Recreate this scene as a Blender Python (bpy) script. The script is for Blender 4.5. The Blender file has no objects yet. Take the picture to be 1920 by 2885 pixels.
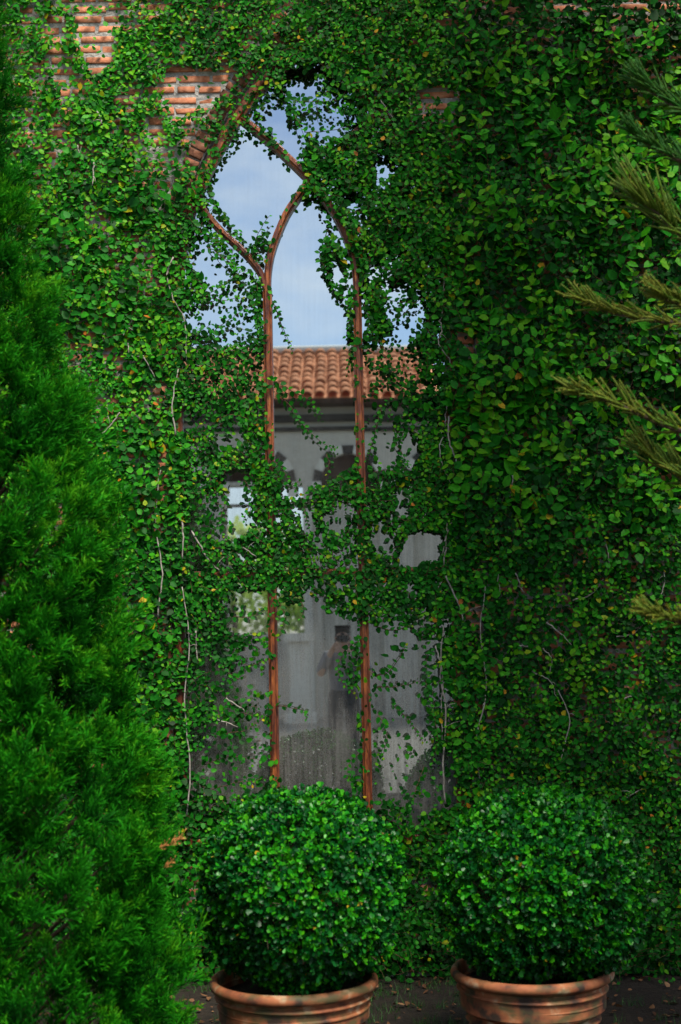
import bpy, bmesh, math, random
import numpy as np
from mathutils import Vector, Matrix

rng = np.random.default_rng(7)
random.seed(7)
SC = bpy.context.scene
COL = SC.collection

# ------------------------------------------------------------------ camera, world, sun, exposure
F_PX = 4007.0                       # focal length in pixels of the 1920 x 2885 photograph
PITCH, ROLL = 5.1, -1.17
CAM = np.array([0.0, -8.0, 1.85])
_a, _r = math.radians(90 + PITCH), math.radians(ROLL)
RCAM = (np.array([[1, 0, 0], [0, math.cos(_a), -math.sin(_a)], [0, math.sin(_a), math.cos(_a)]])
        @ np.array([[math.cos(_r), -math.sin(_r), 0], [math.sin(_r), math.cos(_r), 0], [0, 0, 1]]))
cd = bpy.data.cameras.new('camera')
cd.sensor_fit = 'VERTICAL'
cd.sensor_height = 36.0
cd.lens = 36.0 * F_PX / 2885.0
cd.clip_start = 0.005
cd.clip_end = 800
cd.dof.use_dof = True
cd.dof.focus_distance = 7.95
cd.dof.aperture_fstop = 2.6
cam = bpy.data.objects.new('view_camera', cd)
COL.objects.link(cam)
M4 = Matrix.Identity(4)
for i in range(3):
    for j in range(3):
        M4[i][j] = RCAM[i, j]
    M4[i][3] = CAM[i]
cam.matrix_world = M4
SC.camera = cam

SUN_EL, SUN_AZ = 56.0, 158.0        # azimuth 0 = +y, clockwise: a veiled sun behind the photographer's right, the conifer at the right shades that side
world = bpy.data.worlds.new('World')
SC.world = world
world.use_nodes = True
wn, wl = world.node_tree.nodes, world.node_tree.links
wn.clear()
w_out = wn.new('ShaderNodeOutputWorld')
w_bg = wn.new('ShaderNodeBackground')
w_bg.inputs['Strength'].default_value = 0.075
sky = wn.new('ShaderNodeTexSky')
sky.sky_type = 'NISHITA'
sky.sun_disc = False
sky.sun_elevation = math.radians(SUN_EL)
sky.sun_rotation = math.radians(SUN_AZ)
sky.air_density = 1.0
sky.dust_density = 0.6
sky.ozone_density = 3.0
w_tc = wn.new('ShaderNodeTexCoord')
w_map = wn.new('ShaderNodeMapping')
w_map.inputs['Scale'].default_value = (1.0, 1.0, 2.6)
w_map.inputs['Location'].default_value = (0.3, 0.0, 0.12)
w_no = wn.new('ShaderNodeTexNoise')
w_no.inputs['Scale'].default_value = 4.2
w_no.inputs['Detail'].default_value = 7
w_no.inputs['Roughness'].default_value = 0.55
w_rmp = wn.new('ShaderNodeValToRGB')
w_rmp.color_ramp.elements[0].position = 0.4
w_rmp.color_ramp.elements[0].color = (0.0, 0.0, 0.0, 1)
w_rmp.color_ramp.elements[1].position = 0.62
w_rmp.color_ramp.elements[1].color = (0.75, 0.75, 0.75, 1)
w_mix = wn.new('ShaderNodeMixRGB')
w_mix.inputs['Color2'].default_value = (7.2, 7.6, 8.0, 1)
wl.new(w_tc.outputs['Generated'], w_map.inputs['Vector'])
wl.new(w_map.outputs['Vector'], w_no.inputs['Vector'])
wl.new(w_no.outputs['Fac'], w_rmp.inputs['Fac'])
wl.new(w_rmp.outputs['Color'], w_mix.inputs['Fac'])
w_hs = wn.new('ShaderNodeHueSaturation')
w_hs.inputs['Saturation'].default_value = 0.95
wl.new(sky.outputs['Color'], w_hs.inputs['Color'])
wl.new(w_hs.outputs['Color'], w_mix.inputs['Color1'])
wl.new(w_mix.outputs['Color'], w_bg.inputs['Color'])
wl.new(w_bg.outputs['Background'], w_out.inputs['Surface'])

sd = bpy.data.lights.new('sun', 'SUN')
sd.energy = 3.4
sd.angle = math.radians(22)
sd.color = (1.0, 0.93, 0.8)
sun = bpy.data.objects.new('sun', sd)
COL.objects.link(sun)
_el, _az = math.radians(SUN_EL), math.radians(SUN_AZ)
sun_dir = Vector((math.sin(_az) * math.cos(_el), math.cos(_az) * math.cos(_el), math.sin(_el)))
sun.rotation_euler = sun_dir.to_track_quat('Z', 'Y').to_euler()
sun.location = sun_dir * 40

SC.view_settings.view_transform = 'Standard'
SC.view_settings.look = 'None'
SC.view_settings.exposure = 1.13
SC.view_settings.gamma = 1
SC.view_settings.use_curve_mapping = False
SC.render.engine = 'CYCLES'
SC.cycles.use_denoising = True
SC.cycles.max_bounces = 7
SC.cycles.diffuse_bounces = 3
SC.cycles.glossy_bounces = 3
SC.cycles.transmission_bounces = 3
SC.cycles.caustics_reflective = False
SC.cycles.caustics_refractive = False

# ------------------------------------------------------------------ helpers
KX, KY = 1920 / 1568.0, 2885 / 2356.0


def un(dx, dy, y=0.0):
    """Point of the plane at depth y seen at (dx, dy) of the 1568 x 2356 view of the photograph."""
    d = RCAM @ np.array([(dx * KX - 960) / F_PX, -(dy * KY - 1442.5) / F_PX, -1.0])
    return CAM + d * ((y - CAM[1]) / d[1])


def proj(P):
    q = (np.asarray(P) - CAM) @ RCAM
    return (q[:, 0] / -q[:, 2] * F_PX + 960) / KX, (-q[:, 1] / -q[:, 2] * F_PX + 1442.5) / KY


def link(name, data, parent=None):
    o = bpy.data.objects.new(name, data)
    COL.objects.link(o)
    if parent is not None:
        o.parent = parent
    return o


def tag(o, label=None, cat=None, group=None, kind=None):
    if label:
        o['label'] = label
    if cat:
        o['category'] = cat
    if group:
        o['group'] = group
    if kind:
        o['kind'] = kind
    return o


def empty(name, loc=(0, 0, 0), label=None, cat=None, group=None, parent=None):
    o = link(name, None, parent)
    o.location = loc
    o.empty_display_size = 0.1
    return tag(o, label, cat, group)


def mesh_tris(name, V, T, mat, tint=None, smooth=True):
    V = np.asarray(V, dtype=np.float32).reshape(-1, 3)
    T = np.asarray(T, dtype=np.int32).reshape(-1, 3)
    me = bpy.data.meshes.new(name)
    me.vertices.add(len(V))
    me.vertices.foreach_set('co', V.ravel())
    me.loops.add(T.size)
    me.loops.foreach_set('vertex_index', T.ravel())
    me.polygons.add(len(T))
    me.polygons.foreach_set('loop_start', np.arange(0, T.size, 3, dtype=np.int32))
    me.polygons.foreach_set('loop_total', np.full(len(T), 3, dtype=np.int32))
    if smooth:
        me.polygons.foreach_set('use_smooth', np.ones(len(T), dtype=bool))
    if tint is not None:
        at = me.attributes.new('tint', 'FLOAT', 'POINT')
        at.data.foreach_set('value', np.asarray(tint, dtype=np.float32).ravel())
    me.update()
    me.validate()
    me.materials.append(mat)
    return me


def mesh_py(name, V, Fs, mat, smooth=False):
    me = bpy.data.meshes.new(name)
    me.from_pydata([tuple(v) for v in V], [], [tuple(f) for f in Fs])
    me.update()
    if smooth:
        for p in me.polygons:
            p.use_smooth = True
    me.materials.append(mat)
    return me


def bm_obj(name, bm, mat, parent=None, smooth=False):
    bmesh.ops.recalc_face_normals(bm, faces=bm.faces)
    me = bpy.data.meshes.new(name)
    bm.to_mesh(me)
    bm.free()
    if smooth:
        for p in me.polygons:
            p.use_smooth = True
    me.materials.append(mat)
    return link(name, me, parent)


def bm_box(bm, x0, x1, y0, y1, z0, z1, bevel=0.0):
    vs = [bm.verts.new(p) for p in ((x0, y0, z0), (x1, y0, z0), (x1, y1, z0), (x0, y1, z0),
                                    (x0, y0, z1), (x1, y0, z1), (x1, y1, z1), (x0, y1, z1))]
    fs = [bm.faces.new([vs[i] for i in f]) for f in
          ((0, 3, 2, 1), (4, 5, 6, 7), (0, 1, 5, 4), (1, 2, 6, 5), (2, 3, 7, 6), (3, 0, 4, 7))]
    if bevel:
        es = {e for f in fs for e in f.edges}
        bmesh.ops.bevel(bm, geom=list(es), offset=bevel, segments=2, affect='EDGES')


def box(name, x0, x1, y0, y1, z0, z1, mat, parent=None, bevel=0.0):
    bm = bmesh.new()
    bm_box(bm, x0, x1, y0, y1, z0, z1, bevel)
    return bm_obj(name, bm, mat, parent)


def tube_arrays(pts, rad, sides=5):
    pts = np.asarray(pts, float)
    n = len(pts)
    rad = np.broadcast_to(np.asarray(rad, float), (n,))
    tan = np.gradient(pts, axis=0)
    tan /= np.linalg.norm(tan, axis=1, keepdims=True) + 1e-9
    ref = np.array([0.31, -0.2, 0.93])
    u = np.cross(tan, ref)
    u /= np.linalg.norm(u, axis=1, keepdims=True) + 1e-9
    v = np.cross(tan, u)
    ang = np.arange(sides) * 2 * math.pi / sides
    V = (pts[:, None, :] + rad[:, None, None] * (np.cos(ang)[None, :, None] * u[:, None, :] + np.sin(ang)[None, :, None] * v[:, None, :])).reshape(-1, 3)
    T = []
    for i in range(n - 1):
        for k in range(sides):
            a, b = i * sides + k, i * sides + (k + 1) % sides
            T += [(a, b, b + sides), (a, b + sides, a + sides)]
    for k in range(1, sides - 1):
        T += [(0, k + 1, k), ((n - 1) * sides, (n - 1) * sides + k, (n - 1) * sides + k + 1)]
    return V, np.array(T)


class Acc:
    """Collects triangle arrays for one mesh."""
    def __init__(self):
        self.V, self.T, self.C, self.n = [], [], [], 0

    def add(self, V, T, c=0.5):
        V = np.asarray(V).reshape(-1, 3)
        self.V.append(V)
        self.T.append(np.asarray(T).reshape(-1, 3) + self.n)
        self.C.append(np.broadcast_to(np.asarray(c, float), (len(V),)))
        self.n += len(V)

    def mesh(self, name, mat, smooth=True):
        return mesh_tris(name, np.concatenate(self.V), np.concatenate(self.T), mat, np.concatenate(self.C), smooth)

    def build(self, name, mat, parent=None, smooth=True):
        return link(name, self.mesh(name, mat, smooth), parent)


def smooth_path(pts, n):
    """Catmull-Rom through the points, n samples."""
    P = np.asarray(pts, float)
    P = np.vstack([2 * P[0] - P[1], P, 2 * P[-1] - P[-2]])
    out = []
    m = len(P) - 3
    for t in np.linspace(0, m - 1e-6, n):
        i = int(t)
        f = t - i
        a, b, c, d = P[i:i + 4]
        out.append(0.5 * ((2 * b) + (c - a) * f + (2 * a - 5 * b + 4 * c - d) * f ** 2 + (-a + 3 * b - 3 * c + d) * f ** 3))
    return np.array(out)


def norm(v):
    return v / (np.linalg.norm(v, axis=-1, keepdims=True) + 1e-9)


def fbm(x, z, s=1.0, seed=0):
    """Cheap smooth noise, about -1..1."""
    r = np.random.default_rng(100 + seed)
    out = np.zeros_like(np.asarray(x, float))
    amp = 0
    for o in range(4):
        f = s * 2 ** o
        w = 0.55 ** o
        for _ in range(3):
            th = r.uniform(0, math.pi * 2)
            ph = r.uniform(0, 6.28)
            out = out + w * np.sin((np.cos(th) * x + np.sin(th) * z) * f * r.uniform(0.7, 1.4) * 6.28 + ph)
        amp += w * 1.7
    return out / amp


# ------------------------------------------------------------------ materials
def mat_new(name):
    m = bpy.data.materials.new(name)
    m.use_nodes = True
    nt = m.node_tree
    nt.nodes.clear()
    out = nt.nodes.new('ShaderNodeOutputMaterial')
    return m, nt.nodes, nt.links, out


def ramp(nodes, stops):
    r = nodes.new('ShaderNodeValToRGB')
    el = r.color_ramp.elements
    el[0].position, el[0].color = stops[0][0], (*stops[0][1], 1)
    el[1].position, el[1].color = stops[1][0], (*stops[1][1], 1)
    for p, c in stops[2:]:
        e = el.new(p)
        e.color = (*c, 1)
    return r


def leaf_material(name, stops, rough=0.42, trans=0.25, spec=0.45, vein=0.12):
    m, n, l, out = mat_new(name)
    at = n.new('ShaderNodeAttribute')
    at.attribute_name = 'tint'
    r = ramp(n, stops)
    l.new(at.outputs['Fac'], r.inputs['Fac'])
    geo = n.new('ShaderNodeNewGeometry')
    no = n.new('ShaderNodeTexNoise')
    no.inputs['Scale'].default_value = 60
    no.inputs['Detail'].default_value = 3
    l.new(geo.outputs['Position'], no.inputs['Vector'])
    hs = n.new('ShaderNodeHueSaturation')
    mr = n.new('ShaderNodeMapRange')
    mr.inputs['From Min'].default_value = 0.3
    mr.inputs['From Max'].default_value = 0.7
    mr.inputs['To Min'].default_value = 1 - vein * 2
    mr.inputs['To Max'].default_value = 1 + vein * 2
    l.new(no.outputs['Fac'], mr.inputs['Value'])
    l.new(mr.outputs['Result'], hs.inputs['Value'])
    l.new(r.outputs['Color'], hs.inputs['Color'])
    p = n.new('ShaderNodeBsdfPrincipled')
    p.inputs['Roughness'].default_value = rough
    p.inputs['Specular IOR Level'].default_value = spec
    l.new(hs.outputs['Color'], p.inputs['Base Color'])
    t = n.new('ShaderNodeBsdfTranslucent')
    l.new(hs.outputs['Color'], t.inputs['Color'])
    mx = n.new('ShaderNodeMixShader')
    mx.inputs['Fac'].default_value = trans
    l.new(p.outputs['BSDF'], mx.inputs[1])
    l.new(t.outputs['BSDF'], mx.inputs[2])
    l.new(mx.outputs['Shader'], out.inputs['Surface'])
    return m


def rough_material(name, stops, scale=8.0, rough=0.85, detail=6, bump=0.3, bump_scale=40.0, obj_vary=0.0, stretch=(1, 1, 1), spec=0.3, coords='Position', dist=0.004):
    m, n, l, out = mat_new(name)
    if coords == 'Position':
        src = n.new('ShaderNodeNewGeometry').outputs['Position']
    else:
        src = n.new('ShaderNodeTexCoord').outputs['Object']
    mp = n.new('ShaderNodeMapping')
    mp.inputs['Scale'].default_value = stretch
    l.new(src, mp.inputs['Vector'])
    no = n.new('ShaderNodeTexNoise')
    no.inputs['Scale'].default_value = scale
    no.inputs['Detail'].default_value = detail
    no.inputs['Roughness'].default_value = 0.62
    l.new(mp.outputs['Vector'], no.inputs['Vector'])
    r = ramp(n, stops)
    l.new(no.outputs['Fac'], r.inputs['Fac'])
    col = r.outputs['Color']
    if obj_vary:
        oi = n.new('ShaderNodeObjectInfo')
        at = n.new('ShaderNodeAttribute')
        at.attribute_name = 'tint'
        ad = n.new('ShaderNodeMath')
        ad.operation = 'ADD'
        l.new(oi.outputs['Random'], ad.inputs[0])
        l.new(at.outputs['Fac'], ad.inputs[1])
        fr = n.new('ShaderNodeMath')
        fr.operation = 'FRACT'
        l.new(ad.outputs[0], fr.inputs[0])
        mr = n.new('ShaderNodeMapRange')
        mr.inputs['To Min'].default_value = 1 - obj_vary
        mr.inputs['To Max'].default_value = 1 + obj_vary
        l.new(fr.outputs[0], mr.inputs['Value'])
        hs = n.new('ShaderNodeHueSaturation')
        l.new(mr.outputs['Result'], hs.inputs['Value'])
        l.new(col, hs.inputs['Color'])
        col = hs.outputs['Color']
    p = n.new('ShaderNodeBsdfPrincipled')
    p.inputs['Roughness'].default_value = rough
    p.inputs['Specular IOR Level'].default_value = spec
    l.new(col, p.inputs['Base Color'])
    if bump:
        nb = n.new('ShaderNodeTexNoise')
        nb.inputs['Scale'].default_value = bump_scale
        nb.inputs['Detail'].default_value = 6
        l.new(mp.outputs['Vector'], nb.inputs['Vector'])
        b = n.new('ShaderNodeBump')
        b.inputs['Strength'].default_value = bump
        b.inputs['Distance'].default_value = dist
        l.new(nb.outputs['Fac'], b.inputs['Height'])
        l.new(b.outputs['Normal'], p.inputs['Normal'])
    l.new(p.outputs['BSDF'], out.inputs['Surface'])
    return m


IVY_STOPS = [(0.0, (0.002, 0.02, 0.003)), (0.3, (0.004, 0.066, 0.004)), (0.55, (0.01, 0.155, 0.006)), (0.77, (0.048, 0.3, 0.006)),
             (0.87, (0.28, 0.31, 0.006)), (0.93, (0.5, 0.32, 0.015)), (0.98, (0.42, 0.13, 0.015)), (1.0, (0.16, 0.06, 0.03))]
M_IVY = leaf_material('fig_leaf', IVY_STOPS, rough=0.5, trans=0.25, spec=0.12)
M_BUSH = leaf_material('shrub_leaf', [(0.0, (0.002, 0.028, 0.005)), (0.4, (0.003, 0.075, 0.01)), (0.7, (0.014, 0.2, 0.005)), (0.92, (0.06, 0.31, 0.005)), (1.0, (0.45, 0.3, 0.02))],
                       rough=0.36, trans=0.18, spec=0.2)
M_JUN = leaf_material('juniper_foliage', [(0.0, (0.001, 0.014, 0.002)), (0.35, (0.003, 0.066, 0.003)), (0.75, (0.014, 0.18, 0.004)), (1.0, (0.07, 0.28, 0.006))],
                      rough=0.65, trans=0.25, spec=0.06)
M_DEAD = leaf_material('dead_foliage', [(0.0, (0.2, 0.07, 0.02)), (1.0, (0.55, 0.24, 0.08))], rough=0.7, trans=0.1, spec=0.2)
M_FROND = leaf_material('frond_needles', [(0.0, (0.012, 0.08, 0.006)), (0.5, (0.06, 0.115, 0.008)), (1.0, (0.2, 0.18, 0.02))], rough=0.6, trans=0.15, spec=0.2)
M_FARTREE = leaf_material('far_tree_leaf', [(0.0, (0.28, 0.42, 0.08)), (1.0, (0.55, 0.66, 0.2))], rough=0.6, trans=0.6, spec=0.2)
M_LITTER = leaf_material('fallen_leaf', [(0.0, (0.07, 0.03, 0.015)), (0.6, (0.2, 0.1, 0.045)), (1.0, (0.45, 0.32, 0.18))], rough=0.7, trans=0.1, spec=0.2)
M_GRASS = leaf_material('grass_blade', [(0.0, (0.01, 0.06, 0.01)), (1.0, (0.04, 0.14, 0.015))], rough=0.6)
M_STEM = rough_material('young_stem', [(0.3, (0.05, 0.022, 0.012)), (0.7, (0.14, 0.075, 0.04))], scale=30, bump=0)
M_OLDSTEM = rough_material('old_grey_stem', [(0.3, (0.15, 0.13, 0.105)), (0.7, (0.42, 0.385, 0.34))], scale=40, bump=0.5, bump_scale=160)
M_BARK = rough_material('bark', [(0.3, (0.025, 0.016, 0.011)), (0.7, (0.075, 0.048, 0.032))], scale=14, bump=0.8, bump_scale=50, stretch=(1, 1, 0.25))
M_BRICK = rough_material('red_brick', [(0.28, (0.2, 0.065, 0.035)), (0.42, (0.46, 0.16, 0.08)), (0.6, (0.55, 0.23, 0.125)), (0.76, (0.48, 0.36, 0.28))],
                         scale=26, bump=0.7, bump_scale=90, obj_vary=0.28)
M_ARCHBRICK = rough_material('arch_brick', [(0.25, (0.08, 0.035, 0.022)), (0.55, (0.23, 0.09, 0.048)), (0.8, (0.3, 0.2, 0.15))], scale=24, bump=0.7, bump_scale=80, obj_vary=0.3)
M_MORTAR = rough_material('lime_mortar', [(0.25, (0.14, 0.13, 0.115)), (0.5, (0.32, 0.305, 0.285)), (0.75, (0.52, 0.51, 0.49))], scale=16, bump=1.0, bump_scale=60, dist=0.012)
M_WOOD = rough_material('weathered_red_wood', [(0.32, (0.045, 0.012, 0.008)), (0.48, (0.17, 0.04, 0.013)), (0.62, (0.38, 0.11, 0.022)), (0.8, (0.5, 0.22, 0.07))],
                        scale=13, rough=0.42, bump=0.45, bump_scale=60, stretch=(2.6, 2.6, 0.5), spec=0.5)
M_TERRA = None
M_SOIL = rough_material('dark_soil', [(0.3, (0.008, 0.006, 0.004)), (0.7, (0.026, 0.018, 0.012))], scale=22, bump=1.0, bump_scale=60, dist=0.02)
M_TILE = rough_material('clay_roof_tile', [(0.3, (0.55, 0.18, 0.07)), (0.55, (0.72, 0.28, 0.12)), (0.8, (0.64, 0.36, 0.22))], scale=7, bump=0.4, bump_scale=40, obj_vary=0.16)
M_GREYWALL = rough_material('grey_painted_brick', [(0.3, (0.58, 0.54, 0.46)), (0.7, (0.68, 0.64, 0.55))], scale=3, bump=0.5, bump_scale=12, stretch=(1, 1, 4), dist=0.02)
M_PALE = rough_material('pale_stone', [(0.3, (0.72, 0.69, 0.6)), (0.7, (0.82, 0.79, 0.7))], scale=8, bump=0.3)
M_DARKSTONE = rough_material('dark_stone', [(0.3, (0.03, 0.028, 0.026)), (0.7, (0.06, 0.056, 0.052))], scale=8, bump=0.3)
M_DARKWOOD = rough_material('dark_wood', [(0.3, (0.03, 0.015, 0.01)), (0.7, (0.07, 0.035, 0.02))], scale=6, bump=0.3, stretch=(4, 4, 0.6))
M_PAVING = rough_material('smooth_terrace_paving', [(0.3, (0.18, 0.17, 0.15)), (0.7, (0.25, 0.235, 0.21))], scale=2.5, rough=0.3, bump=0.1, bump_scale=10, spec=0.5)
M_LAWN = rough_material('lawn', [(0.3, (0.03, 0.09, 0.015)), (0.7, (0.08, 0.17, 0.03))], scale=4, bump=0.6, bump_scale=30)
M_SKIN = rough_material('skin', [(0.3, (0.42, 0.24, 0.16)), (0.7, (0.5, 0.3, 0.21))], scale=10, rough=0.5, bump=0)
M_HAIR = rough_material('black_hair', [(0.3, (0.01, 0.009, 0.008)), (0.7, (0.03, 0.025, 0.02))], scale=60, rough=0.4, bump=0.3, stretch=(1, 1, 0.1))
M_SHIRT = rough_material('dark_grey_shirt', [(0.3, (0.13, 0.14, 0.16)), (0.7, (0.18, 0.19, 0.22))], scale=20, bump=0.3)
M_TROUSER = rough_material('dark_trousers', [(0.3, (0.02, 0.022, 0.03)), (0.7, (0.035, 0.04, 0.05))], scale=20, bump=0.3)
M_BLACK = rough_material('black_plastic', [(0.3, (0.012, 0.012, 0.012)), (0.7, (0.02, 0.02, 0.02))], scale=20, rough=0.4, bump=0)


def glass_material():
    """Old reflective pane: a mirror-like coat under a film of dust, rain streaks and specks, dirtier towards the ground."""
    m, n, l, out = mat_new('dusty_reflective_glass')
    geo = n.new('ShaderNodeNewGeometry')
    sx = n.new('ShaderNodeSeparateXYZ')
    l.new(geo.outputs['Position'], sx.inputs[0])
    mp = n.new('ShaderNodeMapping')
    mp.inputs['Scale'].default_value = (22, 22, 1.6)
    l.new(geo.outputs['Position'], mp.inputs['Vector'])
    streak = n.new('ShaderNodeTexNoise')
    streak.inputs['Scale'].default_value = 2.2
    streak.inputs['Detail'].default_value = 6
    l.new(mp.outputs['Vector'], streak.inputs['Vector'])
    speck = n.new('ShaderNodeTexNoise')
    speck.inputs['Scale'].default_value = 120
    speck.inputs['Detail'].default_value = 3
    l.new(geo.outputs['Position'], speck.inputs['Vector'])
    patch = n.new('ShaderNodeTexNoise')
    patch.inputs['Scale'].default_value = 2.6
    patch.inputs['Detail'].default_value = 4
    l.new(geo.outputs['Position'], patch.inputs['Vector'])
    low = n.new('ShaderNodeMapRange')           # splashed dirt: much at 1 m, little above 4 m
    low.inputs['From Min'].default_value = 0.9
    low.inputs['From Max'].default_value = 3.2
    low.inputs['To Min'].default_value = 0.6
    low.inputs['To Max'].default_value = 0.05
    l.new(sx.outputs['Z'], low.inputs['Value'])

    def rng_(src, a, b, c, d):
        r = n.new('ShaderNodeMapRange')
        r.inputs['From Min'].default_value, r.inputs['From Max'].default_value = a, b
        r.inputs['To Min'].default_value, r.inputs['To Max'].default_value = c, d
        l.new(src, r.inputs['Value'])
        return r.outputs['Result']

    def mul(a, b, op='MULTIPLY'):
        x = n.new('ShaderNodeMath')
        x.operation = op
        l.new(a, x.inputs[0])
        l.new(b, x.inputs[1])
        return x.outputs[0]
    a = mul(low.outputs['Result'], rng_(streak.outputs['Fac'], 0.3, 0.7, 0.6, 1.5))
    b = mul(a, rng_(patch.outputs['Fac'], 0.3, 0.7, 0.7, 1.3))
    dirt = mul(b, rng_(speck.outputs['Fac'], 0.42, 0.62, 0.86, 1.14))
    g = n.new('ShaderNodeBsdfGlossy')
    g.inputs['Color'].default_value = (0.57, 0.625, 0.64, 1)
    g.inputs['Roughness'].default_value = 0.012
    d = n.new('ShaderNodeBsdfDiffuse')
    d.inputs['Color'].default_value = (0.17, 0.165, 0.155, 1)
    mx = n.new('ShaderNodeMixShader')
    l.new(dirt, mx.inputs['Fac'])
    l.new(g.outputs['BSDF'], mx.inputs[1])
    l.new(d.outputs['BSDF'], mx.inputs[2])
    l.new(mx.outputs['Shader'], out.inputs['Surface'])
    return m


def terracotta_material():
    m, n, l, out = mat_new('weathered_terracotta')
    src = n.new('ShaderNodeTexCoord').outputs['Object']
    no = n.new('ShaderNodeTexNoise')
    no.inputs['Scale'].default_value = 9
    no.inputs['Detail'].default_value = 8
    l.new(src, no.inputs['Vector'])
    r = ramp(n, [(0.36, (0.03, 0.016, 0.009)), (0.45, (0.2, 0.058, 0.022)), (0.56, (0.31, 0.105, 0.038)), (0.66, (0.42, 0.31, 0.19))])
    l.new(no.outputs['Fac'], r.inputs['Fac'])
    moss = n.new('ShaderNodeTexNoise')
    moss.inputs['Scale'].default_value = 11
    moss.inputs['Detail'].default_value = 6
    mpp = n.new('ShaderNodeMapping')
    mpp.inputs['Scale'].default_value = (1, 1, 2.2)
    mpp.inputs['Location'].default_value = (4, 2, 1)
    l.new(src, mpp.inputs['Vector'])
    l.new(mpp.outputs['Vector'], moss.inputs['Vector'])
    mr = n.new('ShaderNodeMapRange')
    mr.inputs['From Min'].default_value, mr.inputs['From Max'].default_value = 0.47, 0.66
    mr.inputs['To Max'].default_value = 0.85
    l.new(moss.outputs['Fac'], mr.inputs['Value'])
    mx = n.new('ShaderNodeMixRGB')
    mx.inputs['Color2'].default_value = (0.06, 0.06, 0.02, 1)
    l.new(mr.outputs['Result'], mx.inputs['Fac'])
    l.new(r.outputs['Color'], mx.inputs['Color1'])
    p = n.new('ShaderNodeBsdfPrincipled')
    p.inputs['Roughness'].default_value = 0.75
    l.new(mx.outputs['Color'], p.inputs['Base Color'])
    b = n.new('ShaderNodeBump')
    b.inputs['Strength'].default_value = 0.4
    b.inputs['Distance'].default_value = 0.004
    l.new(no.outputs['Fac'], b.inputs['Height'])
    l.new(b.outputs['Normal'], p.inputs['Normal'])
    l.new(p.outputs['BSDF'], out.inputs['Surface'])
    return m


M_GLASS = glass_material()
M_TERRA = terracotta_material()

# ------------------------------------------------------------------ ground
gm = mesh_py('ground', [(-90, -6.6, 0), (90, -6.6, 0), (90, 90, 0), (-90, 90, 0)], [(0, 1, 2, 3)], M_SOIL)
tag(link('ground', gm), 'dark bare soil bed at the foot of the wall', kind='structure')
gm = mesh_py('lawn', [(-90, -120, 0.0), (90, -120, 0.0), (90, -6.6, 0.0), (-90, -6.6, 0.0)], [(0, 1, 2, 3)], M_LAWN)
tag(link('lawn', gm), 'green lawn round the terrace', kind='structure')
tag(box('terrace', -14, 14, -27.5, -6.4, -0.2, 0.3, M_PAVING, bevel=0.01), 'smooth grey paved terrace opposite the wall', kind='structure')

# ------------------------------------------------------------------ the brick wall with its arched opening
XC = -0.137                 # the window's axis
Z_SILL = 0.72
OUT_R = [(0.82, Z_SILL), (0.82, 3.7), (0.805, 3.98), (0.765, 4.233), (0.695, 4.45), (0.61, 4.64), (0.43, 4.95), (0.3, 5.12), (0.15, 5.27), (0.0, 5.38)]
# right half of the opening's outline (offset from the axis, height)
_sp = smooth_path(OUT_R[1:], 26)
OUT_HALF = np.vstack([[OUT_R[0]], _sp])


def half_width(z, grow=0.0):
    if z < Z_SILL - grow or z > 5.38 + grow:
        return 0.0
    if z <= 3.7:
        return 0.82 + grow
    g = np.array([(p[0] + grow * 0.85, p[1] + grow * 0.6) for p in OUT_HALF[1:]])
    if z >= g[-1, 1]:
        return 0.0
    return float(np.interp(z, g[:, 1], g[:, 0]))


wall = empty('brick_wall', (0, 0, 0), 'old red brick wall with a tall pointed arch window, overgrown by creeper', 'wall')
WX0, WX1, WZ1 = -3.4, 3.6, 6.9
bm = bmesh.new()
outline_r = [(XC + p[0], p[1]) for p in OUT_HALF]
outline_l = [(XC - p[0], p[1]) for p in OUT_HALF]


def wall_quad(pts):
    return bm.faces.new([bm.verts.new((x, 0.0, z)) for x, z in pts])


wall_quad([(WX0, -0.3), (WX1, -0.3), (WX1, Z_SILL), (WX0, Z_SILL)])
for side, ol in ((1, outline_r), (-1, outline_l)):
    ex = WX1 if side > 0 else WX0
    for i in range(len(ol) - 1):
        q = [(ol[i][0], ol[i][1]), (ex, ol[i][1]), (ex, ol[i + 1][1]), (ol[i + 1][0], ol[i + 1][1])]
        wall_quad(q if side > 0 else q[::-1])
wall_quad([(WX0, 5.38), (WX1, 5.38), (WX1, WZ1), (WX0, WZ1)])
bmesh.ops.remove_doubles(bm, verts=bm.verts, dist=0.0005)
res = bmesh.ops.extrude_face_region(bm, geom=list(bm.faces))
bmesh.ops.translate(bm, verts=[v for v in res['geom'] if isinstance(v, bmesh.types.BMVert)], vec=(0, 0.34, 0))
bm_obj('mortar', bm, M_MORTAR, wall)


def brick_arrays(w, d, h, jit=0.004):
    """A hand-made brick lying along x: its face towards -y is a grid with knocked corners (22 triangles)."""
    b = min(0.004, h * 0.15)
    V = []
    for y, ins in ((0.0, b), (b * 0.8, 0.0), (d, 0.0)):
        for (sx, sz) in ((-1, -1), (1, -1), (1, 1), (-1, 1)):
            V.append((sx * (w / 2 - ins) + rng.normal(0, jit * 0.5), y + rng.normal(0, jit * 0.25), sz * (h / 2 - ins) + rng.normal(0, jit * 0.5)))
    T = [(0, 1, 2), (0, 2, 3)]
    for r_ in (0, 4):
        for k in range(4):
            a, c = r_ + k, r_ + (k + 1) % 4
            T += [(a, a + 4, c + 4), (a, c + 4, c)]
    return np.array(V), np.array(T)


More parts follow.
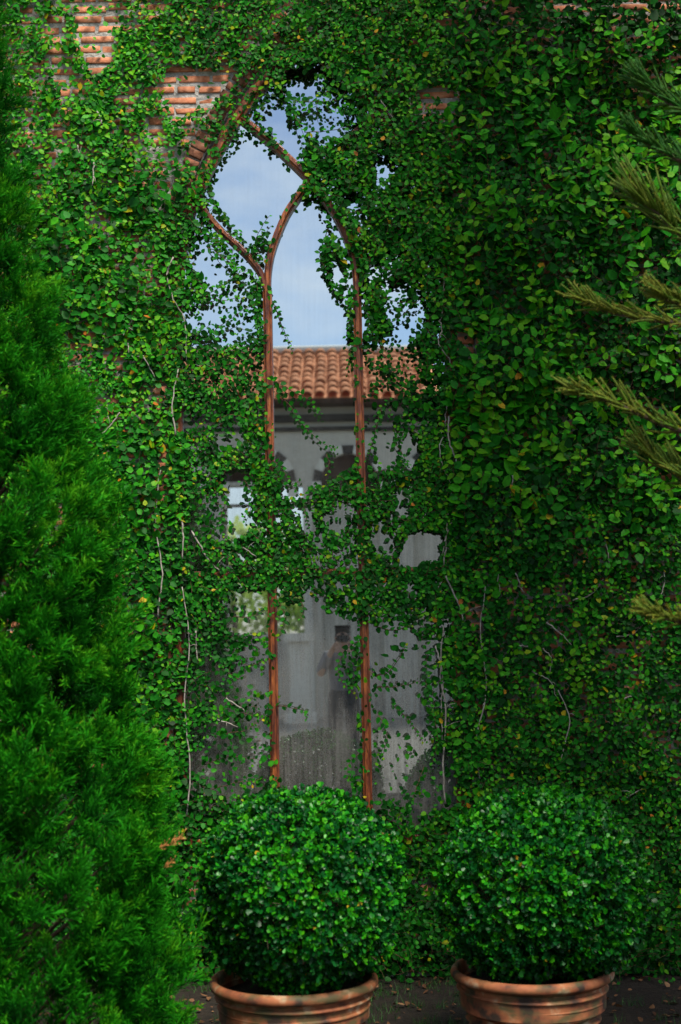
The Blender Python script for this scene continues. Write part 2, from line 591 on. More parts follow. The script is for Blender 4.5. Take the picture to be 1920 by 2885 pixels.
PITCH_Z, BH = 0.0625, 0.037
bricks = []                         # (x centre, z centre, width)
row = 0
z = 0.02
while z < WZ1 - 0.05:
    zc_ = z + BH / 2
    hw = half_width(zc_, 0.1)
    spans = [(WX0, WX1)] if hw == 0 else [(WX0, XC - hw - 0.012), (XC + hw + 0.012, WX1)]
    for (a, b) in spans:
        x = a - (0.11 if row % 2 else 0.0) - rng.uniform(0, 0.03)
        while x < b:
            w = 0.19 + rng.normal(0, 0.012)
            if rng.random() < 0.12:
                w *= 0.55
            x0, x1 = max(x, a), min(x + w, b)
            if x1 - x0 > 0.035:
                bricks.append((0.5 * (x0 + x1), zc_ + rng.normal(0, 0.0025), x1 - x0))
            x += w + 0.016 + abs(rng.normal(0, 0.006))
    z += PITCH_Z
    row += 1
bricks = np.array(bricks)

# ---- where the creeper leaves wall or glass uncovered, in the 1568 x 2356 view (keep probability, outline)
BARE = [
    # glass
    (0.0, [(552, 311), (567, 307), (607, 333), (647, 362), (691, 406), (697, 415), (690, 428), (659, 466), (641, 501), (628, 520), (600, 535), (578, 556), (567, 541), (545, 519), (519, 488), (497, 458), (486, 431), (487, 402), (508, 366), (534, 333)]),
    (0.0, [(716, 444), (694, 462), (672, 493), (650, 541), (637, 598), (630, 637), (626, 698), (627, 800), (630, 900), (632, 1050), (640, 1075), (650, 1090), (648, 1140), (690, 1142), (706, 1128), (712, 1105), (741, 1113), (779, 1092), (808, 1076), (818, 1060), (818, 950), (812, 860), (799, 800), (799, 755), (803, 733), (786, 694), (764, 663), (751, 641), (735, 620), (733, 584), (742, 554), (759, 541), (757, 519), (742, 506), (729, 462)]),
    (0.05, [(768, 575), (780, 590), (795, 640), (805, 690), (795, 685), (780, 660), (768, 630)]),
    (0.0, [(655, 185), (662, 202), (629, 227), (603, 256), (622, 293), (658, 333), (687, 355), (695, 344), (698, 322), (684, 293), (676, 271), (658, 282), (654, 242)]),
    (0.03, [(698, 258), (753, 258), (785, 268), (822, 270), (820, 300), (770, 316), (742, 312), (710, 304), (688, 284)]),
    (0.08, [(660, 168), (700, 150), (735, 148), (745, 169), (735, 212), (705, 222), (680, 222), (650, 206)]),
    (0.35, [(738, 165), (790, 190), (815, 235), (738, 245)]),
    (0.04, [(859, 369), (877, 351), (891, 366), (913, 380), (902, 402), (873, 408)]),
    (0.08, [(789, 453), (811, 442), (822, 464), (811, 479), (793, 477)]),
    (0.3, [(449, 584), (462, 545), (484, 558), (510, 584), (528, 611), (536, 637), (567, 672), (576, 698), (584, 764), (558, 786), (475, 799), (497, 773), (436, 742), (440, 716), (479, 694), (466, 637)]),
    (0.03, [(449, 590), (462, 548), (500, 585), (522, 620), (518, 645), (490, 645), (470, 640), (455, 610)]),
    (0.12, [(505, 680), (560, 690), (570, 750), (520, 770), (500, 730)]),
    (0.35, [(505, 815), (600, 810), (605, 900), (560, 925), (510, 885)]),
    (0.12, [(488, 975), (548, 968), (552, 1020), (500, 1038)]),
    (0.04, [(516, 1082), (574, 1078), (580, 1140), (570, 1222), (530, 1246), (512, 1150)]),
    (0.22, [(432, 1150), (520, 1130), (525, 1240), (470, 1240), (440, 1200)]),
    (0.2, [(436, 1286), (450, 1280), (480, 1310), (440, 1320)]),
    (0.12, [(895, 650), (920, 640), (965, 665), (985, 700), (975, 740), (945, 795), (925, 775), (900, 740), (888, 700)]),
    (0.08, [(846, 812), (880, 860), (912, 900), (905, 912), (870, 918), (846, 905)]),
    (0.3, [(960, 880), (990, 870), (1000, 890), (965, 895)]),
    (0.3, [(880, 800), (950, 810), (960, 860), (910, 870)]),
    (0.06, [(846, 960), (895, 955), (905, 1020), (918, 1055), (880, 1092), (846, 1082)]),
    (0.08, [(928, 1005), (962, 1005), (968, 1045), (945, 1078), (926, 1050)]),
    (0.15, [(910, 1120), (940, 1120), (940, 1190), (910, 1190)]),
    (0.0, [(930, 1245), (965, 1220), (1018, 1226), (1014, 1288), (980, 1288), (955, 1308), (924, 1302)]),
    (0.2, [(855, 1225), (900, 1220), (895, 1275), (866, 1282)]),
    (0.15, [(742, 1180), (792, 1175), (798, 1215), (758, 1218)]),
    (0.03, [(684, 1164), (720, 1176), (718, 1222), (698, 1218)]),
    (0.03, [(522, 1364), (612, 1362), (618, 1434), (590, 1456), (525, 1454)]),
    (0.0, [(643, 1374), (668, 1400), (704, 1374), (730, 1405), (779, 1418), (825, 1434), (800, 1478), (779, 1524), (791, 1574), (825, 1599), (829, 1620), (812, 1657), (830, 1690), (822, 1732), (800, 1753), (800, 1795), (825, 1870), (640, 1850), (648, 1816), (642, 1600), (640, 1450)]),
    (0.22, [(529, 1499), (591, 1482), (618, 1510), (620, 1607), (610, 1650), (550, 1660), (500, 1690), (462, 1732), (458, 1774), (487, 1828), (590, 1828), (620, 1795), (620, 1690)]),
    (0.1, [(866, 1432), (925, 1441), (962, 1466), (990, 1532), (966, 1599), (979, 1649), (998, 1711), (970, 1774), (958, 1850), (912, 1857), (866, 1795), (890, 1753), (862, 1690), (862, 1524)]),
    (0.12, [(985, 1740), (1042, 1715), (1045, 1860), (955, 1880)]),
    # bars seen bare
    (0.12, [(604, 640), (630, 640), (632, 1060), (616, 1060)]),
    (0.04, [(612, 640), (640, 520), (690, 440), (700, 450), (655, 520), (628, 640)]),
    (0.35, [(585, 285), (702, 392), (702, 412), (575, 300)]),
    (0.14, [(816, 690), (838, 690), (848, 1100), (828, 1100)]),
    (0.16, [(622, 1420), (642, 1420), (646, 1790), (626, 1790)]),
    (0.16, [(832, 1440), (856, 1440), (862, 1850), (838, 1850)]),
    (0.2, [(462, 478), (480, 472), (600, 610), (590, 640), (560, 590)]),
    (0.14, [(735, 458), (765, 480), (800, 540), (830, 640), (832, 695), (815, 690), (806, 630), (780, 545)]),
    (0.2, [(852, 600), (878, 585), (868, 610), (846, 640)]),
    # brick
    (0.06, [(180, 30), (250, 35), (256, 75), (270, 100), (266, 135), (225, 172), (205, 165), (190, 120), (175, 85)]),
    (0.15, [(95, 35), (150, 40), (150, 85), (120, 90), (95, 75)]),
    (0.2, [(48, 15), (85, 10), (88, 45), (50, 60)]),
    (0.22, [(112, 105), (150, 120), (165, 165), (150, 200), (130, 180), (110, 140)]),
    (0.04, [(385, 165), (400, 152), (530, 165), (540, 195), (520, 215), (470, 222), (465, 235), (420, 270), (400, 268), (398, 235), (375, 225)]),
    (0.25, [(270, 205), (355, 200), (350, 225), (290, 250), (268, 235)]),
    (0.35, [(60, 0), (380, 0), (380, 8), (60, 12)]),
    (0.3, [(520, 190), (560, 175), (600, 140), (612, 158), (572, 210), (545, 232)]),
    (0.3, [(335, 265), (375, 262), (372, 300), (340, 320)]),
    (0.3, [(165, 340), (225, 340), (222, 358), (170, 358)]),
    (0.3, [(245, 415), (295, 415), (290, 435), (250, 436)]),
    (0.12, [(955, 205), (990, 200), (1060, 205), (1050, 225), (1030, 270), (1015, 265), (990, 245)]),
    (0.35, [(995, 40), (1050, 45), (1045, 60), (1000, 58)]),
    (0.3, [(1265, 5), (1300, 10), (1290, 22)]),
    (0.25, [(1430, 5), (1480, 8), (1495, 25), (1440, 22)]),
    (0.15, [(1060, 765), (1095, 765), (1095, 815), (1068, 812)]),
    (0.2, [(1078, 1385), (1112, 1390), (1112, 1455), (1080, 1460)]),
    (0.45, [(353, 875), (385, 880), (388, 1150), (355, 1150)]),
    (0.62, [(1120, 1330), (1180, 1345), (1280, 1350), (1285, 1390), (1200, 1400), (1120, 1370)]),
    (0.8, [(1420, 1480), (1500, 1470), (1500, 1560), (1430, 1560)]),
    (0.8, [(1480, 1650), (1560, 1640), (1560, 1760), (1490, 1740)]),
    (0.6, [(240, 930), (350, 900), (350, 1100), (260, 1080)]),
]


def inside(px, py, poly):
    poly = np.asarray(poly, float)
    r = np.zeros(len(px), bool)
    j = len(poly) - 1
    for i in range(len(poly)):
        xi, yi = poly[i]
        xj, yj = poly[j]
        c = ((yi > py) != (yj > py)) & (px < (xj - xi) * (py - yi) / (yj - yi + 1e-12) + xi)
        r ^= c
        j = i
    return r


def coverage(px, py):
    c = np.full(len(px), 1.0)
    for p, poly in BARE:
        poly = np.asarray(poly, float)
        bb = (px > poly[:, 0].min()) & (px < poly[:, 0].max()) & (py > poly[:, 1].min()) & (py < poly[:, 1].max())
        if bb.any():
            idx = np.nonzero(bb)[0]
            ins = inside(px[idx], py[idx], poly)
            c[idx[ins]] = np.minimum(c[idx[ins]], p)
    return c


# ---- bricks: the most exposed ones as parts, the rest joined
bpx, bpy_ = proj(np.column_stack([bricks[:, 0], np.zeros(len(bricks)), bricks[:, 1]]))
bcov = coverage(bpx, bpy_)
inview = (bpx > -20) & (bpx < 1590) & (bpy_ > -20) & (bpy_ < 2300)
prio = np.where(inview, bcov, 9) + np.where((bpx < 420) & (bpy_ < 700), -0.3, 0) + rng.uniform(0, 0.2, len(bricks))
order = np.argsort(prio)
single = set(order[:230].tolist())
variants = []
for k in range(10):
    V, T = brick_arrays(0.19, 0.06, BH)
    variants.append(mesh_tris('brick', V, T, M_BRICK, np.zeros(len(V)), smooth=False))
acc = Acc()
for i, (bx, bz, bw) in enumerate(bricks):
    dy = -0.006 + rng.normal(0, 0.003)
    if i in single:
        o = link('brick', variants[i % 10], wall)
        o.location = (bx, dy, bz)
        o.scale = (bw / 0.19, 1, rng.uniform(0.92, 1.12))
        o.rotation_euler = (0, rng.normal(0, 0.008), rng.normal(0, 0.012))
    else:
        V, T = brick_arrays(bw, 0.06, BH * rng.uniform(0.92, 1.12))
        acc.add(V + np.array([bx, dy, bz]), T, rng.random())
tag(acc.build('brick_courses', M_BRICK, wall, smooth=False), kind='stuff')

# arch bricks standing on edge round the opening
ring = [(XC - 0.82, zz) for zz in np.arange(0.8, 3.7, 0.064)]
pathL = np.array([(XC - p[0], p[1]) for p in OUT_HALF[1:]])
pathR = np.array([(XC + p[0], p[1]) for p in OUT_HALF[1:]])


def along(path, step):
    seg = np.linalg.norm(np.diff(path, axis=0), axis=1)
    s = np.concatenate([[0], np.cumsum(seg)])
    t = np.arange(step / 2, s[-1], step)
    return np.column_stack([np.interp(t, s, path[:, 0]), np.interp(t, s, path[:, 1])]), t, s


abv = []
for k in range(5):
    V, T = brick_arrays(0.092, 0.1, 0.042, 0.005)
    abv.append(mesh_tris('arch_brick', V, T, M_ARCHBRICK, np.zeros(len(V)), smooth=False))
jbv = []
for k in range(4):
    V, T = brick_arrays(0.092, 0.1, 0.04, 0.005)
    jbv.append(mesh_tris('jamb_brick', V, T, M_BRICK, np.zeros(len(V)), smooth=False))
for path, sgn in ((pathL, -1), (pathR, 1)):
    P, t, s = along(path, 0.055)
    for i, (x, zz) in enumerate(P):
        q = P[min(i + 1, len(P) - 1)] - P[max(i - 1, 0)]
        q = q / np.linalg.norm(q)
        nrm = np.array([q[1], -q[0]]) * sgn * (1 if sgn > 0 else 1)
        if nrm[0] * sgn < 0:
            nrm = -nrm
        o = link('arch_brick', abv[i % 5], wall)
        c = np.array([x, zz]) + nrm * 0.05
        o.location = (c[0], -0.022 + rng.normal(0, 0.004), c[1])
        o.rotation_euler = (0, -math.atan2(nrm[1], nrm[0]), 0)
    for zz in np.arange(0.78, 3.66, PITCH_Z):
        o = link('jamb_brick', jbv[int(zz * 100) % 4], wall)
        o.location = (XC + sgn * 0.868, -0.022 + rng.normal(0, 0.004), zz)
        o.rotation_euler = (0, rng.normal(0, 0.02), rng.normal(0, 0.02))

# ------------------------------------------------------------------ the window
win = empty('arched_window', (0, 0, 0), parent=wall)
win['label'] = 'tall pointed window with interlacing red wood bars and reflecting panes'


def sweep_bar(name, path, width, y0, y1, mat=M_WOOD):
    """A moulded bar following a path in the wall plane; its section has a raised middle fillet."""
    P = np.asarray(path, float)
    tan = np.gradient(P, axis=0)
    tan /= np.linalg.norm(tan, axis=1, keepdims=True)
    nx = np.column_stack([tan[:, 1], -tan[:, 0]])
    w = width / 2
    ym = y0 + 0.022
    prof = [(-w, y1), (-w, ym), (-w * 0.62, ym - 0.002), (-w * 0.5, y0 + 0.003), (-w * 0.4, y0), (w * 0.4, y0), (w * 0.5, y0 + 0.003), (w * 0.62, ym - 0.002), (w, ym), (w, y1)]
    k = len(prof)
    V = [(P[i, 0] + nx[i, 0] * a, yy, P[i, 1] + nx[i, 1] * a) for i in range(len(P)) for a, yy in prof]
    Fs = [(i * k + j, i * k + (j + 1) % k, (i + 1) * k + (j + 1) % k, (i + 1) * k + j) for i in range(len(P) - 1) for j in range(k)]
    Fs += [tuple(range(k))[::-1], tuple((len(P) - 1) * k + j for j in range(k))]
    bm = bmesh.new()
    vs = [bm.verts.new(v) for v in V]
    for f in Fs:
        bm.faces.new([vs[i] for i in f])
    return bm_obj(name, bm, mat, win)


INNER = np.array([(XC + max(p[0] - 0.035, 0), p[1] - (0.035 if p[0] < 0.7 else 0.02)) for p in OUT_HALF[1:]])
MUL = 0.257
cross_c = smooth_path([(-MUL, 3.86), (-0.25, 3.97), (-0.222, 4.1), (-0.148, 4.28), (-0.08, 4.385), (0.0, 4.495), (0.05, 4.55), (0.137, 4.64), (0.236, 4.735), (0.318, 4.808), (0.385, 4.862)], 30)
side_c = smooth_path([(-MUL, 3.82), (-0.285, 3.93), (-0.325, 4.0), (-0.395, 4.085), (-0.52, 4.207), (-0.608, 4.318), (-0.68, 4.43)], 18)
for sgn in (1, -1):
    nm = 0
    sweep_bar('mullion', [(XC - sgn * MUL, zz) for zz in np.linspace(0.78, 3.86, 8)], 0.05, -0.03 + 0.001 * sgn, 0.055)
    sweep_bar('tracery_bar', np.column_stack([XC + sgn * cross_c[:, 0], cross_c[:, 1]]), 0.04, -0.028 + 0.0015 * sgn, 0.053)
    sweep_bar('tracery_bar', np.column_stack([XC + sgn * side_c[:, 0], side_c[:, 1]]), 0.036, -0.024 + 0.0015 * sgn, 0.051)
    pth = np.vstack([[(XC + sgn * 0.785, zz) for zz in np.linspace(0.78, 3.6, 6)],
                     [(XC + sgn * (p[0] - XC), p[1]) for p in INNER]])
    sweep_bar('frame', pth, 0.07, -0.012 + 0.001 * sgn, 0.06)
for k, (a, b) in enumerate(((-0.75, -MUL - 0.026), (-MUL + 0.026, MUL - 0.026), (MUL + 0.026, 0.75))):
    sweep_bar('transom', [(XC + x, 2.22) for x in np.linspace(a, b, 4)], 0.05, -0.02, 0.052)
sweep_bar('sill', [(XC + x, 0.75) for x in np.linspace(-0.8, 0.8, 6)], 0.075, -0.05, 0.06)


def pane(pts, tilt_x=0.0, tilt_z=0.0, y=0.036):
    """One glass sheet, 6 mm thick, seated a little out of true like old glazing."""
    pts = np.asarray(pts, float)
    c = pts.mean(axis=0)
    bm = bmesh.new()
    vs = [bm.verts.new((p[0] - c[0], 0, p[1] - c[1])) for p in pts]
    f = bm.faces.new(vs)
    r = bmesh.ops.extrude_face_region(bm, geom=[f])
    bmesh.ops.translate(bm, verts=[v for v in r['geom'] if isinstance(v, bmesh.types.BMVert)], vec=(0, 0.006, 0))
    bmesh.ops.triangulate(bm, faces=[f for f in bm.faces if len(f.verts) > 4])
    o = bm_obj('pane', bm, M_GLASS, win)
    o.location = (XC + c[0], y, c[1])
    o.rotation_euler = (math.radians(tilt_x), 0, math.radians(tilt_z))
    return o


cc = cross_c            # left mullion's curve, runs left to right
i0 = int(np.argmin(np.abs(cc[:, 0])))
low_l, up_r = cc[:i0 + 1], cc[i0:]
inn = np.column_stack([INNER[:, 0] - XC, INNER[:, 1]])


def mir(p):
    p = np.asarray(p).copy()
    p[:, 0] *= -1
    return p


up_l = mir(up_r)        # from the crossing up to the left
k_up = np.argmin(np.abs(inn[:, 0] - up_r[-1, 0]) + np.abs(inn[:, 1] - up_r[-1, 1]))
k_sd = np.argmin(np.abs(inn[:, 0] + side_c[-1, 0]) + np.abs(inn[:, 1] - side_c[-1, 1]))
pane(np.vstack([up_r, inn[k_up:], mir(inn[k_up:])[::-1][1:], up_l[::-1][:-1]]), -3.2, 0.1)
dia = np.vstack([up_l, mir(inn[k_sd:k_up])[::-1], side_c[::-1][:-1], low_l[1:-1]])
pane(dia, 0.0, 0.12)
pane(mir(dia)[::-1], 0.12, -0.25)
lanc = np.vstack([[(-MUL, 2.24)], low_l, mir(low_l)[::-1][1:], [(MUL, 2.24)]])
pane(lanc, 0.0, 0.0)
lefts = np.vstack([[(-0.76, 2.24)], mir(inn[:k_sd + 1]), side_c[::-1], [(-MUL, 2.24)]])
pane(lefts, 0.03, 0.1)
pane(mir(lefts)[::-1], -0.04, -0.08)
for (a, b, tx, tz) in ((-0.76, -MUL, 0.05, 0.06), (-MUL, MUL, 0.02, 0.02), (MUL, 0.76, 0.0, -0.12)):
    pane([(a, 0.77), (b, 0.77), (b, 2.2), (a, 2.2)], tx, tz)

# ------------------------------------------------------------------ creeping fig
#            u     half width  fold lift
LEAF_ST = [(0.0, 0.0), (0.26, 0.33), (0.66, 0.28), (1.0, 0.0)]


def leaf_template(curl=0.10, fold=0.09, st=LEAF_ST):
    V, T = [], []
    V.append((0, 0, 0))
    for u, w in st[1:-1]:
        zc = -curl * u * u
        V += [(u, w, zc + fold * w), (u, 0, zc - 0.02), (u, -w, zc + fold * w)]
    V.append((1, 0, -curl))
    k = len(st) - 2
    T += [(0, 2, 1), (0, 3, 2)]
    for i in range(k - 1):
        a, b = 1 + 3 * i, 4 + 3 * i
        T += [(a, a + 1, b + 1), (a, b + 1, b), (a + 1, a + 2, b + 2), (a + 1, b + 2, b + 1)]
    a = 1 + 3 * (k - 1)
    T += [(a, a + 1, 3 * k + 1), (a + 1, a + 2, 3 * k + 1)]
    return np.array(V, float), np.array(T)


TV, TT = leaf_template()


def leaf_cloud(P, A, N, L, W, tint, tv=TV, tt=TT, curl=None):
    """Vertices and triangles of many leaves at once: P base, A axis, N face normal, L length, W width factor."""
    A = norm(A)
    N = norm(N - (N * A).sum(1, keepdims=True) * A)
    B = np.cross(N, A)
    n, m = len(P), len(tv)
    cz = 1.0 if curl is None else curl[:, None, None]
    V = (P[:, None, :] + L[:, None, None] * (tv[None, :, 0:1] * A[:, None, :] + (tv[None, :, 1:2] * W[:, None, None]) * B[:, None, :]
                                             + tv[None, :, 2:3] * cz * N[:, None, :]))
    T = tt[None] + (np.arange(n) * m)[:, None, None]
    return V.reshape(-1, 3), T.reshape(-1, 3), np.repeat(tint, m)


def pillow(x, z):
    """How far the growth stands off the wall, metres."""
    px, py = proj(np.column_stack([x, np.zeros_like(x), z]))
    right = np.clip((px - 1030) / 120, 0, 1) * np.clip((1360 - py) / 120, 0.25, 1)
    n1 = fbm(x, z, 0.55, 1) * 0.5 + 0.5
    base = 0.022 + 0.03 * n1
    big = 0.04 + 0.17 * np.clip(fbm(x, z, 0.5, 2) * 0.7 + 0.5, 0, 1)
    return base * (1 - right) + big * right


def shoots(n, xr, zr, L0, Lsd, nodes, spacing, lift, head, head_sd, tint0, yellow, wander=0.25, up=0.5, flat=0.18):
    """n leafy shoots creeping over the wall; returns per-leaf arrays and per-node stem points."""
    x = rng.uniform(*xr, n)
    z = rng.uniform(*zr, n)
    return shoots_at(x, z, np.radians(rng.normal(head, head_sd, n)), L0, Lsd, nodes, spacing, lift, tint0, yellow, wander, up, flat)


def shoots_at(x, z, phi, L0, Lsd, nodes, spacing, lift, tint0, yellow, wander=0.25, up=0.5, flat=0.18):
    n = len(x)
    ph = phi[:, None] + np.cumsum(rng.normal(0, wander, (n, nodes)), axis=1)
    Ls = np.clip(rng.normal(L0, Lsd, n), L0 * 0.45, L0 * 1.9)
    st = Ls[:, None] * spacing * rng.uniform(0.75, 1.25, (n, nodes))
    X = x[:, None] + np.cumsum(np.cos(ph) * st, axis=1)
    Z = z[:, None] + np.cumsum(np.sin(ph) * st, axis=1)
    s = np.linspace(0, 1, nodes)[None, :]
    H = pillow(X.ravel(), Z.ravel()).reshape(n, nodes) * rng.uniform(0.55, 1.1, (n, 1)) + lift * rng.uniform(0.2, 1.0, (n, 1)) * s ** 1.3
    Pn = np.stack([X, -0.012 - H, Z], axis=2)
    alt = np.where((np.arange(nodes)[None, :] + rng.integers(0, 2, (n, 1))) % 2 == 0, 1.0, -1.0)
    la = ph + alt * np.radians(rng.normal(58, 16, (n, nodes)))
    out = rng.normal(flat, 0.28, (n, nodes))
    A = np.stack([np.cos(la) * np.cos(out), -np.sin(out), np.sin(la) * np.cos(out) - 0.12], axis=2)
    N = np.stack([rng.normal(0, 0.33, (n, nodes)), -np.ones((n, nodes)), up + rng.normal(0, 0.33, (n, nodes))], axis=2)
    taper = np.clip(1.12 - 0.55 * s, 0.45, 1.0) * rng.uniform(0.8, 1.15, (n, nodes))
    L = Ls[:, None] * taper
    tint = tint0 + rng.normal(0, 0.13, (n, 1)) + rng.normal(0, 0.1, (n, nodes)) + 0.22 * s ** 3
    tint = np.clip(tint, 0.02, 0.79)
    yl = rng.random((n, nodes)) < yellow * 0.5
    tint = np.where(yl, 0.84 + 0.15 * rng.random((n, nodes)) ** 3, tint)
    return dict(P=Pn.reshape(-1, 3), A=A.reshape(-1, 3), N=N.reshape(-1, 3), L=L.ravel(), W=rng.uniform(0.85, 1.2, n * nodes),
                tint=tint.ravel(), sid=np.repeat(np.arange(n), nodes), tip=np.tile(s.ravel(), n), nodes=nodes)


def keep_mask(d, gap_seed, gap=0.0):
    c = d['P'] + d['A'] * (d['L'] * 0.45)[:, None]
    px, py = proj(c)
    e = d['P'] + norm(d['A']) * (d['L'] * 0.8)[:, None]
    ex, ey = proj(e)
    bx, by = proj(d['P'])
    j = np.column_stack([fbm(c[:, 0], c[:, 2], 6, 11), fbm(c[:, 0], c[:, 2], 6, 12)]) * 5
    cov = np.minimum(coverage(px + j[:, 0], py + j[:, 1]), np.minimum(coverage(ex + j[:, 0], ey + j[:, 1]), coverage(bx, by)) * 1.6)
    if gap:
        g = fbm(c[:, 0], c[:, 2], 1.6, gap_seed)
        cov = cov * np.where((g < -0.32 + gap * 0.3) & (c[:, 2] > 1.0), 0.35, 1.0)
    k = rng.random(len(px)) < cov
    k &= (c[:, 2] > 0.015)
    k &= (px > -90) & (px < 1660) & (py > -90)
    return k


def cat(ds):
    return {k: np.concatenate([d[k] for d in ds]) for k in ('P', 'A', 'N', 'L', 'W', 'tint')}


def stem_segments(d, k, acc, r0=0.0016, every=1):
    """Thin stems joining neighbouring kept nodes."""
    nd = d['nodes']
    P = d['P'].reshape(-1, nd, 3)
    K = k.reshape(-1, nd)
    ok = K[:, :-1] & K[:, 1:]
    si, ni = np.nonzero(ok)
    if every > 1:
        m = si % every == 0
        si, ni = si[m], ni[m]
    a, b = P[si, ni] + [0, 0.004, 0], P[si, ni + 1] + [0, 0.004, 0]
    dirn = norm(b - a)
    u = norm(np.cross(dirn, np.array([0.0, 1.0, 0.0])))
    v = np.cross(dirn, u)
    ang = [0, 2.094, 4.189]
    ringv = np.stack([math.cos(t) * u + math.sin(t) * v for t in ang], axis=1) * r0
    V = np.concatenate([a[:, None] + ringv, b[:, None] + ringv * 0.85], axis=1)
    T0 = np.array([(0, 1, 4), (0, 4, 3), (1, 2, 5), (1, 5, 4), (2, 0, 3), (2, 3, 5)])
    T = T0[None] + (np.arange(len(a)) * 6)[:, None, None]
    if len(a):
        acc.add(V.reshape(-1, 3), T.reshape(-1, 3), 0.5)


def X(dx):
    return un(dx, 1200)[0]


LEAF_VAR = []
for tt_ in (0.12, 0.25, 0.35, 0.45, 0.55, 0.65, 0.75, 0.88, 0.93):
    for cu in (0.6, 1.6):
        tv = TV.copy()
        tv[:, 2] *= cu
        LEAF_VAR.append((tt_, mesh_tris('leaf', tv, TT, M_IVY, np.full(len(tv), tt_))))
LV_T = np.array([t for t, _ in LEAF_VAR])


def leaf_parts(d, idx, root, variants=LEAF_VAR, name='leaf'):
    vt = np.array([t for t, _ in variants])
    for i in idx:
        A = d['A'][i] / np.linalg.norm(d['A'][i])
        N = d['N'][i] - A * np.dot(A, d['N'][i])
        N /= np.linalg.norm(N)
        B = np.cross(N, A)
        cand = np.argsort(np.abs(vt - d['tint'][i]))[:2]
        me = variants[int(cand[int(rng.integers(0, 2))])][1]
        o = link(name, me, root)
        Lh, Wd = d['L'][i], d['W'][i]
        m = Matrix.Identity(4)
        for r_ in range(3):
            m[r_][0], m[r_][1], m[r_][2], m[r_][3] = A[r_] * Lh, B[r_] * Lh * Wd, N[r_] * Lh, d['P'][i][r_]
        o.matrix_local = Matrix.Translation(root.location).inverted() @ m


def build_plant(root, d, stems, n_single=300, mat=M_IVY, tv=TV, tt=TT, curl=True):
    c = d['P'] + d['A'] * (d['L'] * 0.5)[:, None]
    px, py = proj(c)
    vis = (px > 10) & (px < 1558) & (py > 10) & (py < 2200)
    score = np.where(vis, d['L'] * (1 + 6 * np.clip(-c[:, 1], 0, 0.3)), 0) * rng.uniform(0.75, 1.0, len(px))
    idx = np.argsort(-score)[:n_single]
    leaf_parts(d, idx, root)
    m = np.ones(len(px), bool)
    m[idx] = False
    cu = rng.uniform(0.3, 2.0, m.sum()) if curl else None
    V, T, C = leaf_cloud(d['P'][m], d['A'][m], d['N'][m], d['L'][m], d['W'][m], d['tint'][m], tv, tt, cu)
    o = link('foliage', mesh_tris('foliage', V, T, mat, C), root)
    tag(o, kind='stuff')
    if stems.n:
        tag(stems.build('twigs', M_STEM, root), kind='stuff')


def grow(specs, gap_seed, gap):
    ds, acc = [], Acc()
    for s in specs:
        stem_every = s.pop('stem_every', 1)
        g = s.pop('gap', gap)
        where = s.pop('where', None)
        d = shoots(**s)
        k = keep_mask(d, gap_seed, g)
        if where is not None:
            px, py = proj(d['P'])
            k &= where(px, py)
        stem_segments(d, k, acc, every=max(stem_every, 1 if s['lift'] > 0.04 else 3))
        ds.append({q: d[q][k] for q in ('P', 'A', 'N', 'L', 'W', 'tint')})
    return ds, acc


ZR = (0.0, 5.75)
# --- left plant: small leaves, patches of brick showing
fig_left = empty('creeping_fig', (-1.5, -0.02, 0.0), 'small leaved creeper on the brick wall left of the window, brick showing through', 'climbing plant', 'climbing figs on the brick wall')
lx = lambda px, py: px < 415 + 12 * np.sin(py * 0.05)
ds, acc = grow([
    dict(n=1987, xr=(-2.15, -0.85), zr=ZR, L0=0.0382, Lsd=0.006, nodes=12, spacing=0.62, lift=0.012, head=75, head_sd=75, tint0=0.5, yellow=0.03, where=lx, gap=0.35),
    dict(n=555, xr=(-2.15, -0.85), zr=(2.4, 5.7), L0=0.0393, Lsd=0.006, nodes=12, spacing=0.6, lift=0.02, head=60, head_sd=80, tint0=0.62, yellow=0.07, where=lx, gap=0.4),
    dict(n=555, xr=(-2.0, -0.85), zr=(0.0, 4.6), L0=0.0488, Lsd=0.008, nodes=10, spacing=0.6, lift=0.05, head=80, head_sd=50, tint0=0.42, yellow=0.02, where=lx, gap=0.3),
    dict(n=43, xr=(-1.75, -1.05), zr=(3.5, 4.4), L0=0.0700, Lsd=0.008, nodes=9, spacing=0.5, lift=0.12, head=85, head_sd=30, tint0=0.45, yellow=0.02, where=lx, gap=0),
    dict(n=104, xr=(-1.3, -0.85), zr=(0.2, 3.0), L0=0.0637, Lsd=0.008, nodes=8, spacing=0.5, lift=0.1, head=80, head_sd=40, tint0=0.42, yellow=0.03, where=lx, gap=0),
    dict(n=200, xr=(-1.9, -0.8), zr=(0.0, 0.8), L0=0.0465, Lsd=0.008, nodes=10, spacing=0.5, lift=0.12, head=80, head_sd=60, tint0=0.35, yellow=0.02, where=lx, gap=0),
    dict(n=260, xr=(-2.1, -0.85), zr=(0.3, 5.5), L0=0.042, Lsd=0.006, nodes=9, spacing=0.5, lift=0.07, head=70, head_sd=70, tint0=0.66, yellow=0.06, where=lx, gap=0),
    dict(n=420, xr=(-1.7, -0.85), zr=(0.3, 3.4), L0=0.038, Lsd=0.006, nodes=10, spacing=0.6, lift=0.01, head=75, head_sd=90, tint0=0.16, yellow=0.0, where=lx, gap=0, stem_every=4),  # inner leaves tinted dark: shade of the gaps put into the colour
], 21, 0.4)
build_plant(fig_left, cat(ds), acc)

